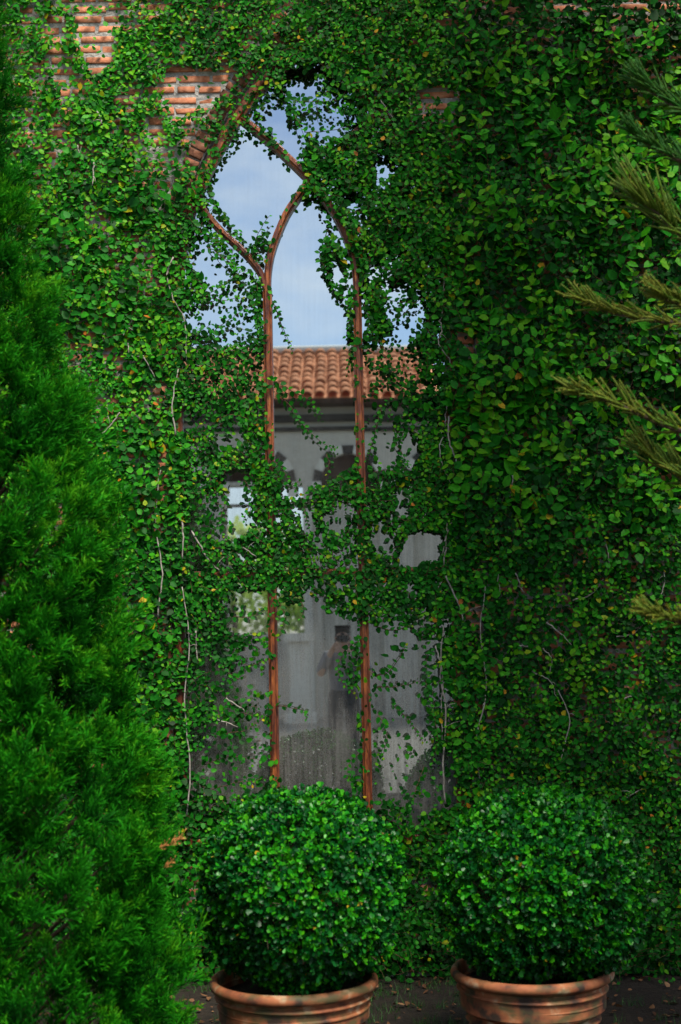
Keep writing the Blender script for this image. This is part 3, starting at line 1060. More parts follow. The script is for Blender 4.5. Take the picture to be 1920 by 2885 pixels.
# --- plant over the window
fig_win = empty('creeping_fig', (-0.1, -0.03, 0.0), 'thin trailing creeper hanging over the window panes and bars', 'climbing plant', 'climbing figs on the brick wall')
mx_ = lambda px, py: (px >= 400 + 12 * np.sin(py * 0.05)) & (px < 1050 + 14 * np.sin(py * 0.04))
ds, acc = grow([
    dict(n=1523, xr=(-0.97, 0.72), zr=ZR, L0=0.0361, Lsd=0.005, nodes=12, spacing=0.62, lift=0.03, head=20, head_sd=100, tint0=0.36, yellow=0.02, where=mx_, gap=0),
    dict(n=435, xr=(-0.95, 0.7), zr=(2.05, 3.0), L0=0.0382, Lsd=0.005, nodes=10, spacing=0.6, lift=0.05, head=-40, head_sd=90, tint0=0.42, yellow=0.03, where=mx_, gap=0),
    dict(n=555, xr=(-0.1, 0.72), zr=(3.5, 5.7), L0=0.0456, Lsd=0.007, nodes=10, spacing=0.55, lift=0.1, head=70, head_sd=70, tint0=0.45, yellow=0.02, where=mx_, gap=0),
    dict(n=344, xr=(-0.97, 0.72), zr=(5.0, 5.75), L0=0.0382, Lsd=0.006, nodes=10, spacing=0.6, lift=0.06, head=90, head_sd=90, tint0=0.45, yellow=0.05, where=mx_, gap=0),
    dict(n=264, xr=(-0.97, -0.4), zr=(0.6, 4.6), L0=0.0382, Lsd=0.006, nodes=10, spacing=0.6, lift=0.05, head=60, head_sd=90, tint0=0.4, yellow=0.02, where=mx_, gap=0),
    dict(n=211, xr=(0.45, 0.75), zr=(0.6, 4.6), L0=0.0446, Lsd=0.006, nodes=10, spacing=0.55, lift=0.07, head=85, head_sd=60, tint0=0.48, yellow=0.04, where=mx_, gap=0),
    dict(n=390, xr=(-0.97, 0.75), zr=(0.0, 0.95), L0=0.0447, Lsd=0.008, nodes=10, spacing=0.5, lift=0.12, head=80, head_sd=60, tint0=0.35, yellow=0.02, where=mx_, gap=0),
    dict(n=195, xr=(-0.97, 0.75), zr=(0.0, 0.25), L0=0.0435, Lsd=0.008, nodes=9, spacing=0.5, lift=0.3, head=60, head_sd=80, tint0=0.3, yellow=0.02, where=mx_, gap=0),
    dict(n=200, xr=(-0.97, 0.72), zr=(0.3, 5.6), L0=0.038, Lsd=0.006, nodes=8, spacing=0.5, lift=0.08, head=40, head_sd=90, tint0=0.68, yellow=0.05, where=mx_, gap=0),
], 22, 0.0)
# single sprigs that cross the open glass
SPRIGS = [
    [(760, 520), (737, 590), (755, 630), (768, 665), (795, 695)], [(628, 694), (641, 724), (655, 764), (672, 797)],
    [(628, 874), (675, 905), (712, 925), (738, 957)], [(634, 898), (670, 938), (691, 972), (716, 1000), (753, 1030), (775, 1036)],
    [(754, 1043), (758, 1070), (754, 1096)], [(585, 575), (598, 536), (620, 502)], [(475, 567), (514, 598), (545, 620)],
    [(636, 1624), (675, 1628), (700, 1637), (706, 1652)], [(840, 1466), (800, 1491), (779, 1532), (787, 1566), (820, 1602)],
    [(862, 1557), (895, 1545), (925, 1500), (933, 1485)], [(862, 1582), (916, 1578), (965, 1566)], [(900, 1618), (937, 1653), (972, 1705)],
    [(845, 1722), (808, 1749), (798, 1790)], [(975, 1764), (954, 1816), (942, 1852)], [(640, 198), (662, 227), (695, 242), (740, 242), (775, 240)],
    [(665, 249), (687, 289), (702, 330)], [(700, 305), (742, 308), (792, 302), (810, 290)], [(530, 1418), (576, 1420), (608, 1400)],
    [(856, 637), (886, 690), (930, 702), (965, 706)], [(878, 936), (866, 985), (858, 1017), (843, 1062)], [(450, 700), (500, 672), (560, 630)],
    [(470, 780), (530, 740), (590, 705)], [(445, 640), (490, 690), (560, 690)], [(505, 820), (540, 850), (570, 880), (600, 865)],
    [(520, 900), (560, 860), (605, 820)], [(480, 985), (520, 960), (560, 965), (600, 990)], [(500, 1110), (520, 1150), (505, 1210), (520, 1240)],
    [(440, 1190), (470, 1160), (520, 1165)], [(560, 1100), (580, 1140), (560, 1200)], [(640, 1100), (660, 1120), (690, 1110)],
    [(700, 1160), (705, 1190), (712, 1215)], [(905, 660), (930, 640), (968, 668)], [(890, 745), (920, 735), (960, 700), (985, 690)],
    [(850, 830), (890, 850), (940, 850), (990, 845)], [(855, 905), (890, 880), (930, 900)], [(905, 1010), (925, 1050), (940, 1075)],
    [(855, 1090), (890, 1085), (930, 1100)], [(860, 1440), (905, 1450), (945, 1440)], [(870, 1640), (890, 1690), (880, 1740)],
    [(530, 1500), (570, 1530), (612, 1520)], [(500, 1690), (560, 1680), (612, 1650)], [(470, 1760), (530, 1740), (600, 1745)],
    [(520, 1610), (565, 1640), (610, 1650)], [(480, 1820), (540, 1800), (610, 1790)], [(800, 700), (805, 740), (797, 780)],
    [(815, 780), (806, 815), (800, 850)], [(838, 700), (850, 740), (846, 780)], [(625, 1060), (650, 1080), (690, 1140)],
    [(640, 1380), (655, 1420), (640, 1470)], [(690, 1380), (700, 1400), (690, 1425)], [(985, 1500), (980, 1560), (990, 1620), (1005, 1690), (990, 1760)],
    [(962, 1060), (975, 1120), (960, 1190)], [(905, 1180), (930, 1200), (960, 1190)],
]
sp_acc = acc
for s in SPRIGS:
    L_px = sum(math.dist(s[i], s[i + 1]) for i in range(len(s) - 1))
    nn = max(5, int(L_px / 8.0))
    path = smooth_path(s, nn)
    W3 = np.array([un(p[0] + rng.normal(0, 1.0), p[1] + rng.normal(0, 1.0), -0.02) for p in path])
    tt_ = np.linspace(0, 1, nn)
    lift_ = rng.uniform(0.03, 0.09) * np.sin(np.clip(tt_ * 1.2, 0, 1) * math.pi / 2)
    W3[:, 1] = -0.03 - lift_
    tg = norm(np.gradient(W3, axis=0))
    ang = np.arctan2(tg[:, 2], tg[:, 0])
    rep = 2 if L_px < 60 else 1
    alt = np.where(np.arange(nn) % 2 == 0, 1, -1)
    la = ang + alt * np.radians(rng.normal(60, 14, nn))
    o_ = rng.normal(0.3, 0.25, nn)
    A = np.column_stack([np.cos(la) * np.cos(o_), -np.sin(o_), np.sin(la) * np.cos(o_) - 0.15])
    N = np.column_stack([rng.normal(0, 0.4, nn), -np.ones(nn), 0.5 + rng.normal(0, 0.35, nn)])
    Ls = rng.uniform(0.03, 0.04) * np.clip(1.15 - 0.6 * tt_, 0.4, 1) * rng.uniform(0.8, 1.2, nn)
    ds.append(dict(P=W3, A=A, N=N, L=Ls, W=rng.uniform(0.9, 1.2, nn), tint=np.clip(rng.normal(0.45, 0.12, nn) + 0.25 * tt_ ** 4, 0.05, 0.95)))
    V, T = tube_arrays(W3 + [0, 0.004, 0], np.linspace(0.0026, 0.0012, nn), 4)
    acc.add(V, T)
build_plant(fig_win, cat(ds), acc)

# --- right plant: big leaves standing well off the wall
fig_right = empty('creeping_fig', (1.3, -0.05, 0.0), 'thick large leaved creeper covering the brick wall right of the window', 'climbing plant', 'climbing figs on the brick wall')
rx = lambda px, py: px >= 1035 + 14 * np.sin(py * 0.04)
rxu = lambda px, py: (px >= 1035 + 14 * np.sin(py * 0.04)) & (py < 1350 + 40 * np.sin(px * 0.02))
ds, acc = grow([
    dict(n=1722, xr=(0.5, 2.25), zr=ZR, L0=0.0403, Lsd=0.006, nodes=12, spacing=0.62, lift=0.02, head=75, head_sd=75, tint0=0.24, yellow=0.01, where=rx, gap=0.05),
    dict(n=688, xr=(0.5, 2.25), zr=(2.3, 5.7), L0=0.0531, Lsd=0.008, nodes=11, spacing=0.55, lift=0.06, head=75, head_sd=45, tint0=0.29, yellow=0.01, where=rxu, gap=0),
    dict(n=282, xr=(0.55, 2.25), zr=(2.35, 5.2), L0=0.0784, Lsd=0.009, nodes=11, spacing=0.42, lift=0.14, head=80, head_sd=28, tint0=0.6, yellow=0.012, where=rxu, gap=0, wander=0.12, up=0.75),
    dict(n=555, xr=(0.5, 2.25), zr=(0.0, 2.5), L0=0.0393, Lsd=0.006, nodes=11, spacing=0.6, lift=0.04, head=60, head_sd=80, tint0=0.5, yellow=0.05, where=rx, gap=0.0),
    dict(n=91, xr=(0.55, 1.2), zr=(0.2, 2.4), L0=0.0637, Lsd=0.008, nodes=8, spacing=0.45, lift=0.1, head=80, head_sd=30, tint0=0.5, yellow=0.03, where=rx, gap=0),
    dict(n=95, xr=(0.6, 2.1), zr=(2.3, 5.2), L0=0.0902, Lsd=0.008, nodes=6, spacing=0.4, lift=0.16, head=70, head_sd=50, tint0=0.74, yellow=0.02, where=rx, gap=0, up=0.9),
    dict(n=448, xr=(0.5, 2.25), zr=(0.0, 1.2), L0=0.0428, Lsd=0.008, nodes=10, spacing=0.5, lift=0.1, head=80, head_sd=60, tint0=0.38, yellow=0.03, where=rx, gap=0),
    dict(n=195, xr=(0.6, 2.1), zr=(0.0, 0.25), L0=0.0435, Lsd=0.008, nodes=9, spacing=0.5, lift=0.3, head=60, head_sd=80, tint0=0.3, yellow=0.05, where=rx, gap=0),
    dict(n=850, xr=(0.55, 2.25), zr=(0.0, 5.75), L0=0.04, Lsd=0.006, nodes=10, spacing=0.6, lift=0.01, head=75, head_sd=90, tint0=0.14, yellow=0.0, where=rx, gap=0, stem_every=4),  # dark inner layer: deep shade between the shoots painted as leaf tint
    dict(n=230, xr=(0.55, 2.25), zr=(0.3, 2.6), L0=0.042, Lsd=0.006, nodes=9, spacing=0.5, lift=0.1, head=70, head_sd=60, tint0=0.62, yellow=0.06, where=rx, gap=0),
], 23, 0.2)
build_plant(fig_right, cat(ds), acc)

# --- bare old grey stems
STEMS_R = [
    [(1012, 735), (1017, 754), (1010, 781), (1017, 804), (1035, 825), (1035, 850)], [(1031, 930), (1026, 950), (1025, 975)],
    [(1034, 956), (1033, 1006), (1044, 1043), (1054, 1068), (1064, 1118)], [(1021, 1004), (1012, 1027), (1016, 1062), (1027, 1089), (1044, 1122)],
    [(1044, 1196), (1028, 1230), (1018, 1278)], [(1024, 1326), (1054, 1386), (1066, 1428)], [(1001, 1486), (1014, 1526), (1019, 1566), (1016, 1626), (1019, 1715)],
    [(1379, 1226), (1396, 1256), (1404, 1303)], [(1319, 1381), (1364, 1366), (1389, 1331)], [(1526, 1286), (1529, 1341), (1514, 1383)],
    [(1194, 1486), (1231, 1488)], [(1249, 1491), (1269, 1516), (1266, 1548)], [(1224, 1546), (1264, 1566), (1281, 1603)], [(1256, 1431), (1290, 1458), (1314, 1483)],
    [(1419, 1466), (1459, 1458), (1489, 1426)], [(1429, 1611), (1454, 1601)], [(1144, 185), (1179, 200), (1201, 218)], [(944, 225), (946, 265), (954, 292)],
    [(876, 230), (906, 272)], [(1051, 200), (1056, 222)], [(1144, 998), (1184, 998)], [(1181, 1093), (1174, 1145)], [(1444, 860), (1504, 833)],
    [(1187, 1320), (1200, 1350), (1205, 1365)], [(1145, 1318), (1150, 1360)], [(1430, 1840), (1480, 1815)], [(1022, 640), (1020, 690), (1016, 735)],
]
STEMS_R += [[(1024, 1850), (1020, 1760), (1026, 1640), (1014, 1540), (1022, 1440)], [(1110, 1830), (1098, 1700), (1120, 1580), (1106, 1460), (1118, 1350)],
             [(1300, 1840), (1290, 1760), (1310, 1660), (1286, 1590)], [(1022, 1300), (1030, 1200), (1040, 1120)]]
STEMS_L = [[(430, 1880), (438, 1760), (424, 1620), (436, 1480), (420, 1350)], [(365, 1420), (372, 1320), (360, 1200), (368, 1080)], [(405, 1000), (398, 930), (410, 850)],
    [(400, 593), (385, 628), (397, 683), (425, 738), (429, 830)], [(320, 728), (300, 743), (280, 775)], [(277, 948), (260, 973), (235, 998)],
    [(295, 788), (298, 825)], [(330, 818), (357, 868)], [(442, 1221), (480, 1286), (505, 1313)], [(420, 1196), (422, 1288)], [(450, 1446), (455, 1526)],
    [(520, 1606), (565, 1637)], [(500, 1656), (545, 1671)], [(225, 255), (236, 285)], [(180, 335), (184, 360)], [(218, 372), (212, 428)], [(560, 1260), (590, 1280)],
    [(463, 2280), (465, 2310)],
]
for root, lst in ((fig_right, STEMS_R), (fig_left, STEMS_L)):
    for s in lst:
        path = smooth_path(s, 4 * len(s))
        mid = un(*s[len(s) // 2])
        hp = float(pillow(np.array([mid[0]]), np.array([mid[2]]))[0])
        W3 = np.array([un(p[0], p[1], -0.035 - hp * 0.75) for p in path])
        W3 += rng.normal(0, 0.0022, W3.shape)
        rr = rng.uniform(0.0035, 0.0058)
        a_ = Acc()
        V, T = tube_arrays(W3, np.linspace(rr, rr * 0.6, len(W3)), 6)
        a_.add(V, T)
        for q in range(1):                       # side twig
            i = int(rng.integers(1, len(W3) - 1))
            e = W3[i] + np.array([rng.normal(0, 0.05), -0.01, rng.uniform(-0.05, 0.06)])
            V, T = tube_arrays(np.array([W3[i], 0.5 * (W3[i] + e) + [0, 0, 0.008], e]), [rr * 0.5, rr * 0.4, rr * 0.25], 5)
            a_.add(V, T)
        root_obj = a_.build('stem', M_OLDSTEM, None)
        root_obj.parent = root
        root_obj.matrix_parent_inverse = Matrix.Translation(root.location).inverted()
for root in (fig_left, fig_win, fig_right):
    for ch in root.children:
        if ch.type == 'MESH' and ch.name.split('.')[0] in ('foliage', 'twigs'):
            ch.matrix_parent_inverse = Matrix.Translation(root.location).inverted()

# ------------------------------------------------------------------ clipped round shrubs in terracotta pots
OBV = [(0.0, 0.0), (0.45, 0.27), (0.82, 0.33), (1.0, 0.0)]
BV, BT = leaf_template(0.06, 0.12, OBV)
BUSH_VAR = []
for tt_ in (0.15, 0.3, 0.45, 0.6, 0.75, 0.88):
    BUSH_VAR.append((tt_, mesh_tris('leaf', BV, BT, M_BUSH, np.full(len(BV), tt_))))


def lathe(name, prof, mat, parent, seg=72, wob=0.004):
    V, Fs = [], []
    r_ = np.random.default_rng(len(prof))
    ph = r_.uniform(0, 6.28, 3)
    for r, z in prof:
        for k in range(seg):
            a = k * 2 * math.pi / seg
            rr = r * (1 + wob * math.sin(2 * a + ph[0]) + wob * 0.6 * math.sin(3 * a + ph[1])) if r > 0.001 else r
            V.append((rr * math.cos(a), rr * math.sin(a), z + 0.3 * wob * math.sin(a + ph[2])))
    for i in range(len(prof) - 1):
        for k in range(seg):
            a, b = i * seg + k, i * seg + (k + 1) % seg
            Fs.append((a, b, b + seg, a + seg))
    return link(name, mesh_py(name, V, Fs, mat, True), parent)


def make_pot(cx, cy, R, H, label):
    root = empty('terracotta_pot', (cx, cy, 0), label, 'plant pot', 'terracotta pots by the wall')
    body = [(0.0, 0.004), (R * 0.6, 0.004), (R * 0.62, 0.02)]
    nz = 64
    for i in range(nz + 1):
        s = i / nz
        z = 0.02 + s * (H - 0.062)
        r = R * (0.62 + 0.31 * s ** 0.85)
        r += 0.014 * math.sin(s * (H / 0.05) * 2 * math.pi) * min(1, s * 6)
        body.append((r, z))
    lathe('body', body, M_TERRA, root)
    h0 = H - 0.043
    rim = [(R * 0.925, h0), (R * 0.985, h0 + 0.003), (R * 1.008, h0 + 0.012), (R * 1.014, h0 + 0.023), (R * 1.005, h0 + 0.035), (R * 0.98, H), (R * 0.945, H + 0.002),
           (R * 0.92, H - 0.008), (R * 0.905, H - 0.03), (R * 0.9, H - 0.16)]
    lathe('rim', rim, M_TERRA, root)
    zs = H - 0.075
    lathe('soil', [(0.0, zs + 0.03), (R * 0.4, zs + 0.025), (R * 0.8, zs + 0.005), (R * 0.912, zs)], M_SOIL, root, wob=0.0)
    return root


def make_bush(cx, cy, zc, Rx, Rz, H_pot, label, seed):
    g = np.random.default_rng(seed)
    root = empty('round_shrub', (cx, cy, H_pot - 0.06), label, 'shrub', 'clipped round shrubs in pots')
    nR = 7600
    d = norm(g.normal(0, 1, (nR, 3)))
    front = d[:, 1] < 0.35
    d = d[front | (g.random(nR) < 0.55)]
    n = len(d)
    th = np.arctan2(d[:, 1], d[:, 0])
    lump = 1 + 0.055 * np.sin(3 * th + seed) * np.sqrt(1 - d[:, 2] ** 2) + 0.05 * fbm(th * 0.8, d[:, 2] * 1.3, 0.7, seed) + 0.03 * fbm(th * 0.8, d[:, 2] * 1.3, 2.0, seed + 1)
    rad = np.where(g.random(n) < 0.62, g.uniform(0.93, 1.03, n), g.uniform(0.72, 0.95, n))
    pw = np.sign(d) * np.abs(d) ** np.array([1.0, 1.0, 0.93])
    C = pw * np.array([Rx, Rx, Rz]) * (lump * rad)[:, None]
    low = C[:, 2] < -0.45 * Rz               # narrows to the pot
    C[low, :2] *= (1 + 0.25 * np.clip((-C[low, 2] / Rz - 0.45), 0, 0.5))[:, None]
    out = norm(d + g.normal(0, 0.35, (n, 3)) + np.array([0, 0, 0.25]))
    k = 6
    rid = np.repeat(np.arange(n), k)
    a = np.tile(np.arange(k) * 2.4, n) + np.repeat(g.uniform(0, 6.28, n), k)
    o_ = out[rid]
    u = norm(np.cross(o_, np.array([0.2, 0.3, 1.0])))
    v = np.cross(o_, u)
    spread = g.uniform(0.35, 1.15, n * k)
    side = np.cos(a)[:, None] * u + np.sin(a)[:, None] * v
    A = norm(o_ * np.cos(spread)[:, None] + side * np.sin(spread)[:, None])
    N = norm(o_ * np.sin(spread)[:, None] - side * np.cos(spread)[:, None] + g.normal(0, 0.15, (n * k, 3)))
    off = g.uniform(-0.018, 0.012, n * k)
    P = np.array([cx, cy, zc]) + C[rid] + o_ * off[:, None]
    L = g.uniform(0.0145, 0.025, n * k) * np.where(g.random(n * k) < 0.12, 1.4, 1)
    fresh = np.clip(0.5 + 0.4 * fbm(C[:, 0], C[:, 2], 3, seed + 5) + 0.25 * (C[:, 2] / Rz), 0, 1)
    young = (g.random(n) < 0.55 * fresh + 0.15)
    tint = np.where(young[rid], g.normal(0.72, 0.1, n * k), g.normal(0.3, 0.11, n * k))
    tint = np.clip(tint, 0.03, 0.92)
    tint[g.random(n * k) < 0.003] = 1.0
    dd = dict(P=P, A=A, N=N, L=L, W=g.uniform(0.85, 1.2, n * k), tint=tint)
    score = np.where((N[:, 1] < 0.2) & (C[rid][:, 1] < 0), L * rad[rid], 0) * g.uniform(0.7, 1, n * k)
    idx = np.argsort(-score)[:300]
    leaf_parts(dd, idx, root, BUSH_VAR)
    m = np.ones(n * k, bool)
    m[idx] = False
    V, T, Cc = leaf_cloud(P[m], A[m], N[m], L[m], dd['W'][m], tint[m], BV, BT)
    fo = link('foliage', mesh_tris('foliage', V, T, M_BUSH, Cc), root)
    fo.matrix_parent_inverse = Matrix.Translation(root.location).inverted()
    tag(fo, kind='stuff')
    # stem and limbs
    a_ = Acc()
    base = np.array([cx, cy, H_pot - 0.1])
    V, T = tube_arrays(np.array([base, base + [0.01, 0, 0.12], base + [0, 0.01, 0.3]]), [0.03, 0.026, 0.022], 8)
    a_.add(V, T)
    st = a_.build('stem', M_BARK, root)
    st.matrix_parent_inverse = Matrix.Translation(root.location).inverted()
    b_ = Acc()
    for q in range(70):
        e = np.array([cx, cy, zc]) + C[int(g.integers(0, n))] * 0.97
        s0 = base + [0, 0, g.uniform(0.1, 0.3)]
        mid = 0.5 * (s0 + e) + g.normal(0, 0.03, 3)
        V, T = tube_arrays(smooth_path([s0, mid, e], 7), np.linspace(0.008, 0.0018, 7), 5)
        b_.add(V, T)
    for q in range(90):                      # dry clipped twig ends at the surface
        i = int(g.integers(0, n))
        s0 = np.array([cx, cy, zc]) + C[i]
        e = s0 + norm(out[i] + g.normal(0, 0.9, 3)) * g.uniform(0.02, 0.05)
        V, T = tube_arrays(np.array([s0, e]), [0.0018, 0.0012], 4)
        b_.add(V, T, 1.0)
    br = b_.build('branches', M_OLDSTEM if False else M_BARK, root)
    br.matrix_parent_inverse = Matrix.Translation(root.location).inverted()
    return root


def pot_at(dx_l, dx_r, dy_side, depth):
    y = CAM[1] + depth
    a, b = un(dx_l, dy_side, y), un(dx_r, dy_side, y)
    return 0.5 * (a[0] + b[0]), y, 0.5 * (b[0] - a[0]), 0.5 * (a[2] + b[2])


px1, py1, R1, H1 = pot_at(484, 868, 2246, 6.1)
px2, py2, R2, H2 = pot_at(1039, 1409, 2224, 6.35)
make_pot(px1, py1, R1, H1, 'ribbed terracotta pot under the left shrub, yellowish weathering')
make_pot(px2, py2, R2, H2, 'ribbed terracotta pot under the right shrub, red brown rim')
b1l, b1r, b1t = un(462, 2050, py1), un(935, 2050, py1), un(700, 1822, py1)
b2l, b2r, b2t = un(1015, 2020, py2), un(1482, 2020, py2), un(1245, 1818, py2)


def bush_fit(l, r, t, H):
    cx, Rx = 0.5 * (l[0] + r[0]), 0.5 * (r[0] - l[0])
    zb = H - 0.04
    return cx, Rx / 1.03, 0.5 * (t[2] + zb), 0.5 * (t[2] - zb) / 1.02


c1, rx1, z1, rz1 = bush_fit(b1l, b1r, b1t, H1)
c2, rx2, z2, rz2 = bush_fit(b2l, b2r, b2t, H2)
make_bush(c1, py1, z1, rx1, rz1, H1, 'clipped round shrub of small glossy leaves below the window, next to the conifer', 31)
make_bush(c2, py2, z2, rx2, rz2, H2, 'clipped round shrub of small glossy leaves right of the window', 47)

# ------------------------------------------------------------------ juniper at the left edge
JY = CAM[1] + 5.75
PROF = [(25, -150), (52, 0), (68, 150), (88, 400), (118, 500), (128, 600), (148, 700), (172, 800), (230, 930), (250, 1050), (300, 1180), (325, 1300), (342, 1400), (344, 1560), (338, 1680), (385, 1780), (400, 1830), (418, 1900), (445, 1970), (452, 2100), (462, 2200), (474, 2356), (474, 2450)]
ax = un(-45, 1400, JY)[0]
pz = np.array([un(p[0], p[1], JY) for p in PROF])
prof_z, prof_r = pz[::-1, 2], (pz[::-1, 0] - ax)


def jr(z):
    return np.interp(z, prof_z, prof_r)


jun = empty('juniper_tree', (ax, JY, 0.0), 'tall feathery green juniper at the left edge, in front of the wall', 'tree')


def spray_template(seed):
    """A plume of fine scale-leaved twigs, one unit long, growing along +x."""
    g = np.random.default_rng(seed)
    V, T, C = [], [], []

    def blade(p, q, w, c0, c1, up):
        d = q - p
        s = np.cross(d, up)
        s = s / (np.linalg.norm(s) + 1e-9) * w * 1.3
        i = len(V)
        m = p + d * 0.45
        V.extend([p, m + s, m - s, q])
        T.extend([(i, i + 1, i + 2), (i + 1, i + 3, i + 2)])
        C.extend([c0, 0.5 * (c0 + c1), 0.5 * (c0 + c1), c1])
    nt = 17
    for k in range(nt):
        s = 0.06 + 0.94 * (k + g.uniform(-0.3, 0.3)) / nt
        base = np.array([s * 0.72, 0.04 * math.sin(3 * s), 0.06 * s * s])
        az = k * 2.4 + g.uniform(-0.4, 0.4)
        ang = g.uniform(0.35, 0.75)
        d = np.array([math.cos(ang), math.sin(ang) * math.cos(az), math.sin(ang) * math.sin(az)])
        ln = (0.5 - 0.2 * s) * g.uniform(0.7, 1.2)
        tip = base + d * ln + np.array([0.04, 0, 0.05])
        up = g.normal(0, 1, 3)
        blade(base, tip, 0.016, 0.15 + 0.3 * s, 0.55 + 0.35 * s, up)
        for j in range(2):
            f = g.uniform(0.25, 0.75)
            b2 = base + (tip - base) * f
            d2 = norm(d + g.normal(0, 0.42, 3))
            blade(b2, b2 + d2 * ln * g.uniform(0.35, 0.6), 0.013, 0.3 + 0.3 * s, 0.6 + 0.35 * s, g.normal(0, 1, 3))
    blade(np.array([0.0, 0, 0]), np.array([0.8, 0, 0.06]), 0.014, 0.0, 0.4, g.normal(0, 1, 3))
    return np.array(V), np.array(T), np.array(C)


SPR = [spray_template(200 + k) for k in range(8)]
ccl, spr = [], []
gz = np.random.default_rng(5)
zz = 0.12
clumps = []
while zz < prof_z.max() - 0.02:
    r = max(jr(zz), 0.05)
    stepz = 0.085
    nper = max(4, int(2 * math.pi * r / 0.14))
    for k in range(nper):
        th = (k + gz.uniform(-0.4, 0.4)) / nper * 2 * math.pi + zz * 7
        dx_, dy_ = math.cos(th), math.sin(th)
        if dy_ > 0.45 or (dx_ < -0.55 and gz.random() < 0.6):
            continue
        lob = 0.95 + 0.2 * float(fbm(np.array([th * 0.55 * (0.5 + r)]), np.array([zz]), 1.3, 61)[0]) + gz.normal(0, 0.05)
        lob = min(lob, 1.05)
        clumps.append((ax + dx_ * max(r * lob - 0.165, 0.02), JY + dy_ * max(r * lob - 0.165, 0.02), zz + gz.uniform(-0.05, 0.05), dx_, dy_, r, lob))
    zz += stepz
rows = []
for (x, y, z_, dx_, dy_, r, lob_) in clumps:
    cl_t = gz.normal(0, 0.12) + 0.9 * (lob_ - 0.95)  # recessed clumps tinted darker, outer ones lighter: shade of the gaps in the colour
    size = gz.uniform(0.1, 0.2) * min(1, 0.6 + r)
    hd = norm(np.array([dx_, dy_, gz.uniform(0.8, 1.9)]))
    for s in range(13):
        d = norm(hd + gz.normal(0, 0.42, 3) + np.array([0, 0, 0.15]))
        p = np.array([x, y, z_]) + gz.normal(0, 0.028, 3) + d * gz.uniform(-0.02, 0.05)
        rows.append((*p, *d, size * gz.uniform(0.55, 1.0), cl_t + gz.normal(0, 0.06), gz.uniform(0, 6.28)))
rows = np.array(rows)
print('sprays', len(rows), 'clumps', len(clumps))
rp_x, rp_y = proj(rows[:, :3])
front_score = np.where((rp_x > 0) & (rp_x < 560) & (rp_y > 0) & (rp_y < 2356), -rows[:, 1] + rows[:, 6] * 3, -99) + gz.uniform(0, 0.5, len(rows))
spr_idx = set(np.argsort(-front_score)[:300].tolist())
SPR_ME = [mesh_tris('spray', v, t, M_JUN, c, smooth=True) for v, t, c in SPR]
acc = Acc()
for k in range(8):
    sel = [i for i in range(k, len(rows), 8) if i not in spr_idx]
    R_ = rows[sel]
    A = norm(R_[:, 3:6])
    u = norm(np.cross(A, np.array([0.1, 0.2, 1.0])))
    v = np.cross(A, u)
    ca, sa = np.cos(R_[:, 8])[:, None], np.sin(R_[:, 8])[:, None]
    B, Cn = u * ca + v * sa, v * ca - u * sa
    tv, tt_, tc = SPR[k]
    S = R_[:, 6][:, None, None]
    V = R_[:, None, :3] + S * (tv[None, :, 0:1] * A[:, None] + tv[None, :, 1:2] * B[:, None] + tv[None, :, 2:3] * Cn[:, None])
    T = tt_[None] + (np.arange(len(R_)) * len(tv))[:, None, None]
    acc.add(V.reshape(-1, 3), T.reshape(-1, 3), np.clip(tc[None] + R_[:, 7][:, None], 0, 1).ravel())
fo = acc.build('foliage', M_JUN, jun)
fo.matrix_parent_inverse = Matrix.Translation(jun.location).inverted()
tag(fo, kind='stuff')


def orient(o, p, d, s, roll_):
    q = Vector(d).to_track_quat('X', 'Z').to_matrix() @ Matrix.Rotation(roll_, 3, 'X')
    m = (q * s).to_4x4()
    m.translation = Vector(p) - o.parent.location
    o.matrix_local = m


for i in spr_idx:
    o = link('spray', SPR_ME[i % 8], jun)
    orient(o, rows[i, :3], rows[i, 3:6], rows[i, 6], rows[i, 8])
# the dead orange tuft
v, t, c = SPR[2]
dead_me = mesh_tris('dead_spray', v, t, M_DEAD, c)
for (dx, dy, s) in ((403, 1935, 0.1), (378, 1945, 0.07), (392, 1985, 0.07)):
    o = link('dead_spray', dead_me, jun)
    zq = un(dx, dy, JY - 0.25)
    orient(o, zq - np.array([0.03, 0, 0.02]), (0.8, -0.3, 0.4), s, 0.4)
    o['label'] = 'withered orange brown spray'
a_ = Acc()
V, T = tube_arrays(np.array([(ax, JY, -0.02), (ax + 0.02, JY, 1.0), (ax, JY, 2.6), (ax, JY, 5.2)]), [0.09, 0.075, 0.05, 0.012], 10)
a_.add(V, T)
tr = a_.build('trunk', M_BARK, jun)
tr.matrix_parent_inverse = Matrix.Translation(jun.location).inverted()
a_ = Acc()
for (x, y, z_, dx_, dy_, r, lob_) in clumps[::2]:
    s0 = np.array([ax, JY, max(z_ - 0.45 * r - 0.1, 0.05)])
    e = s0 + (np.array([x, y, z_]) - s0) * 0.8
    V, T = tube_arrays(smooth_path([s0, 0.55 * s0 + 0.45 * e + [0, 0, -0.04], e], 6), np.linspace(0.014, 0.004, 6), 5)
    a_.add(V, T)
br = a_.build('branches', M_BARK, jun)
br.matrix_parent_inverse = Matrix.Translation(jun.location).inverted()
tag(br, kind='stuff')

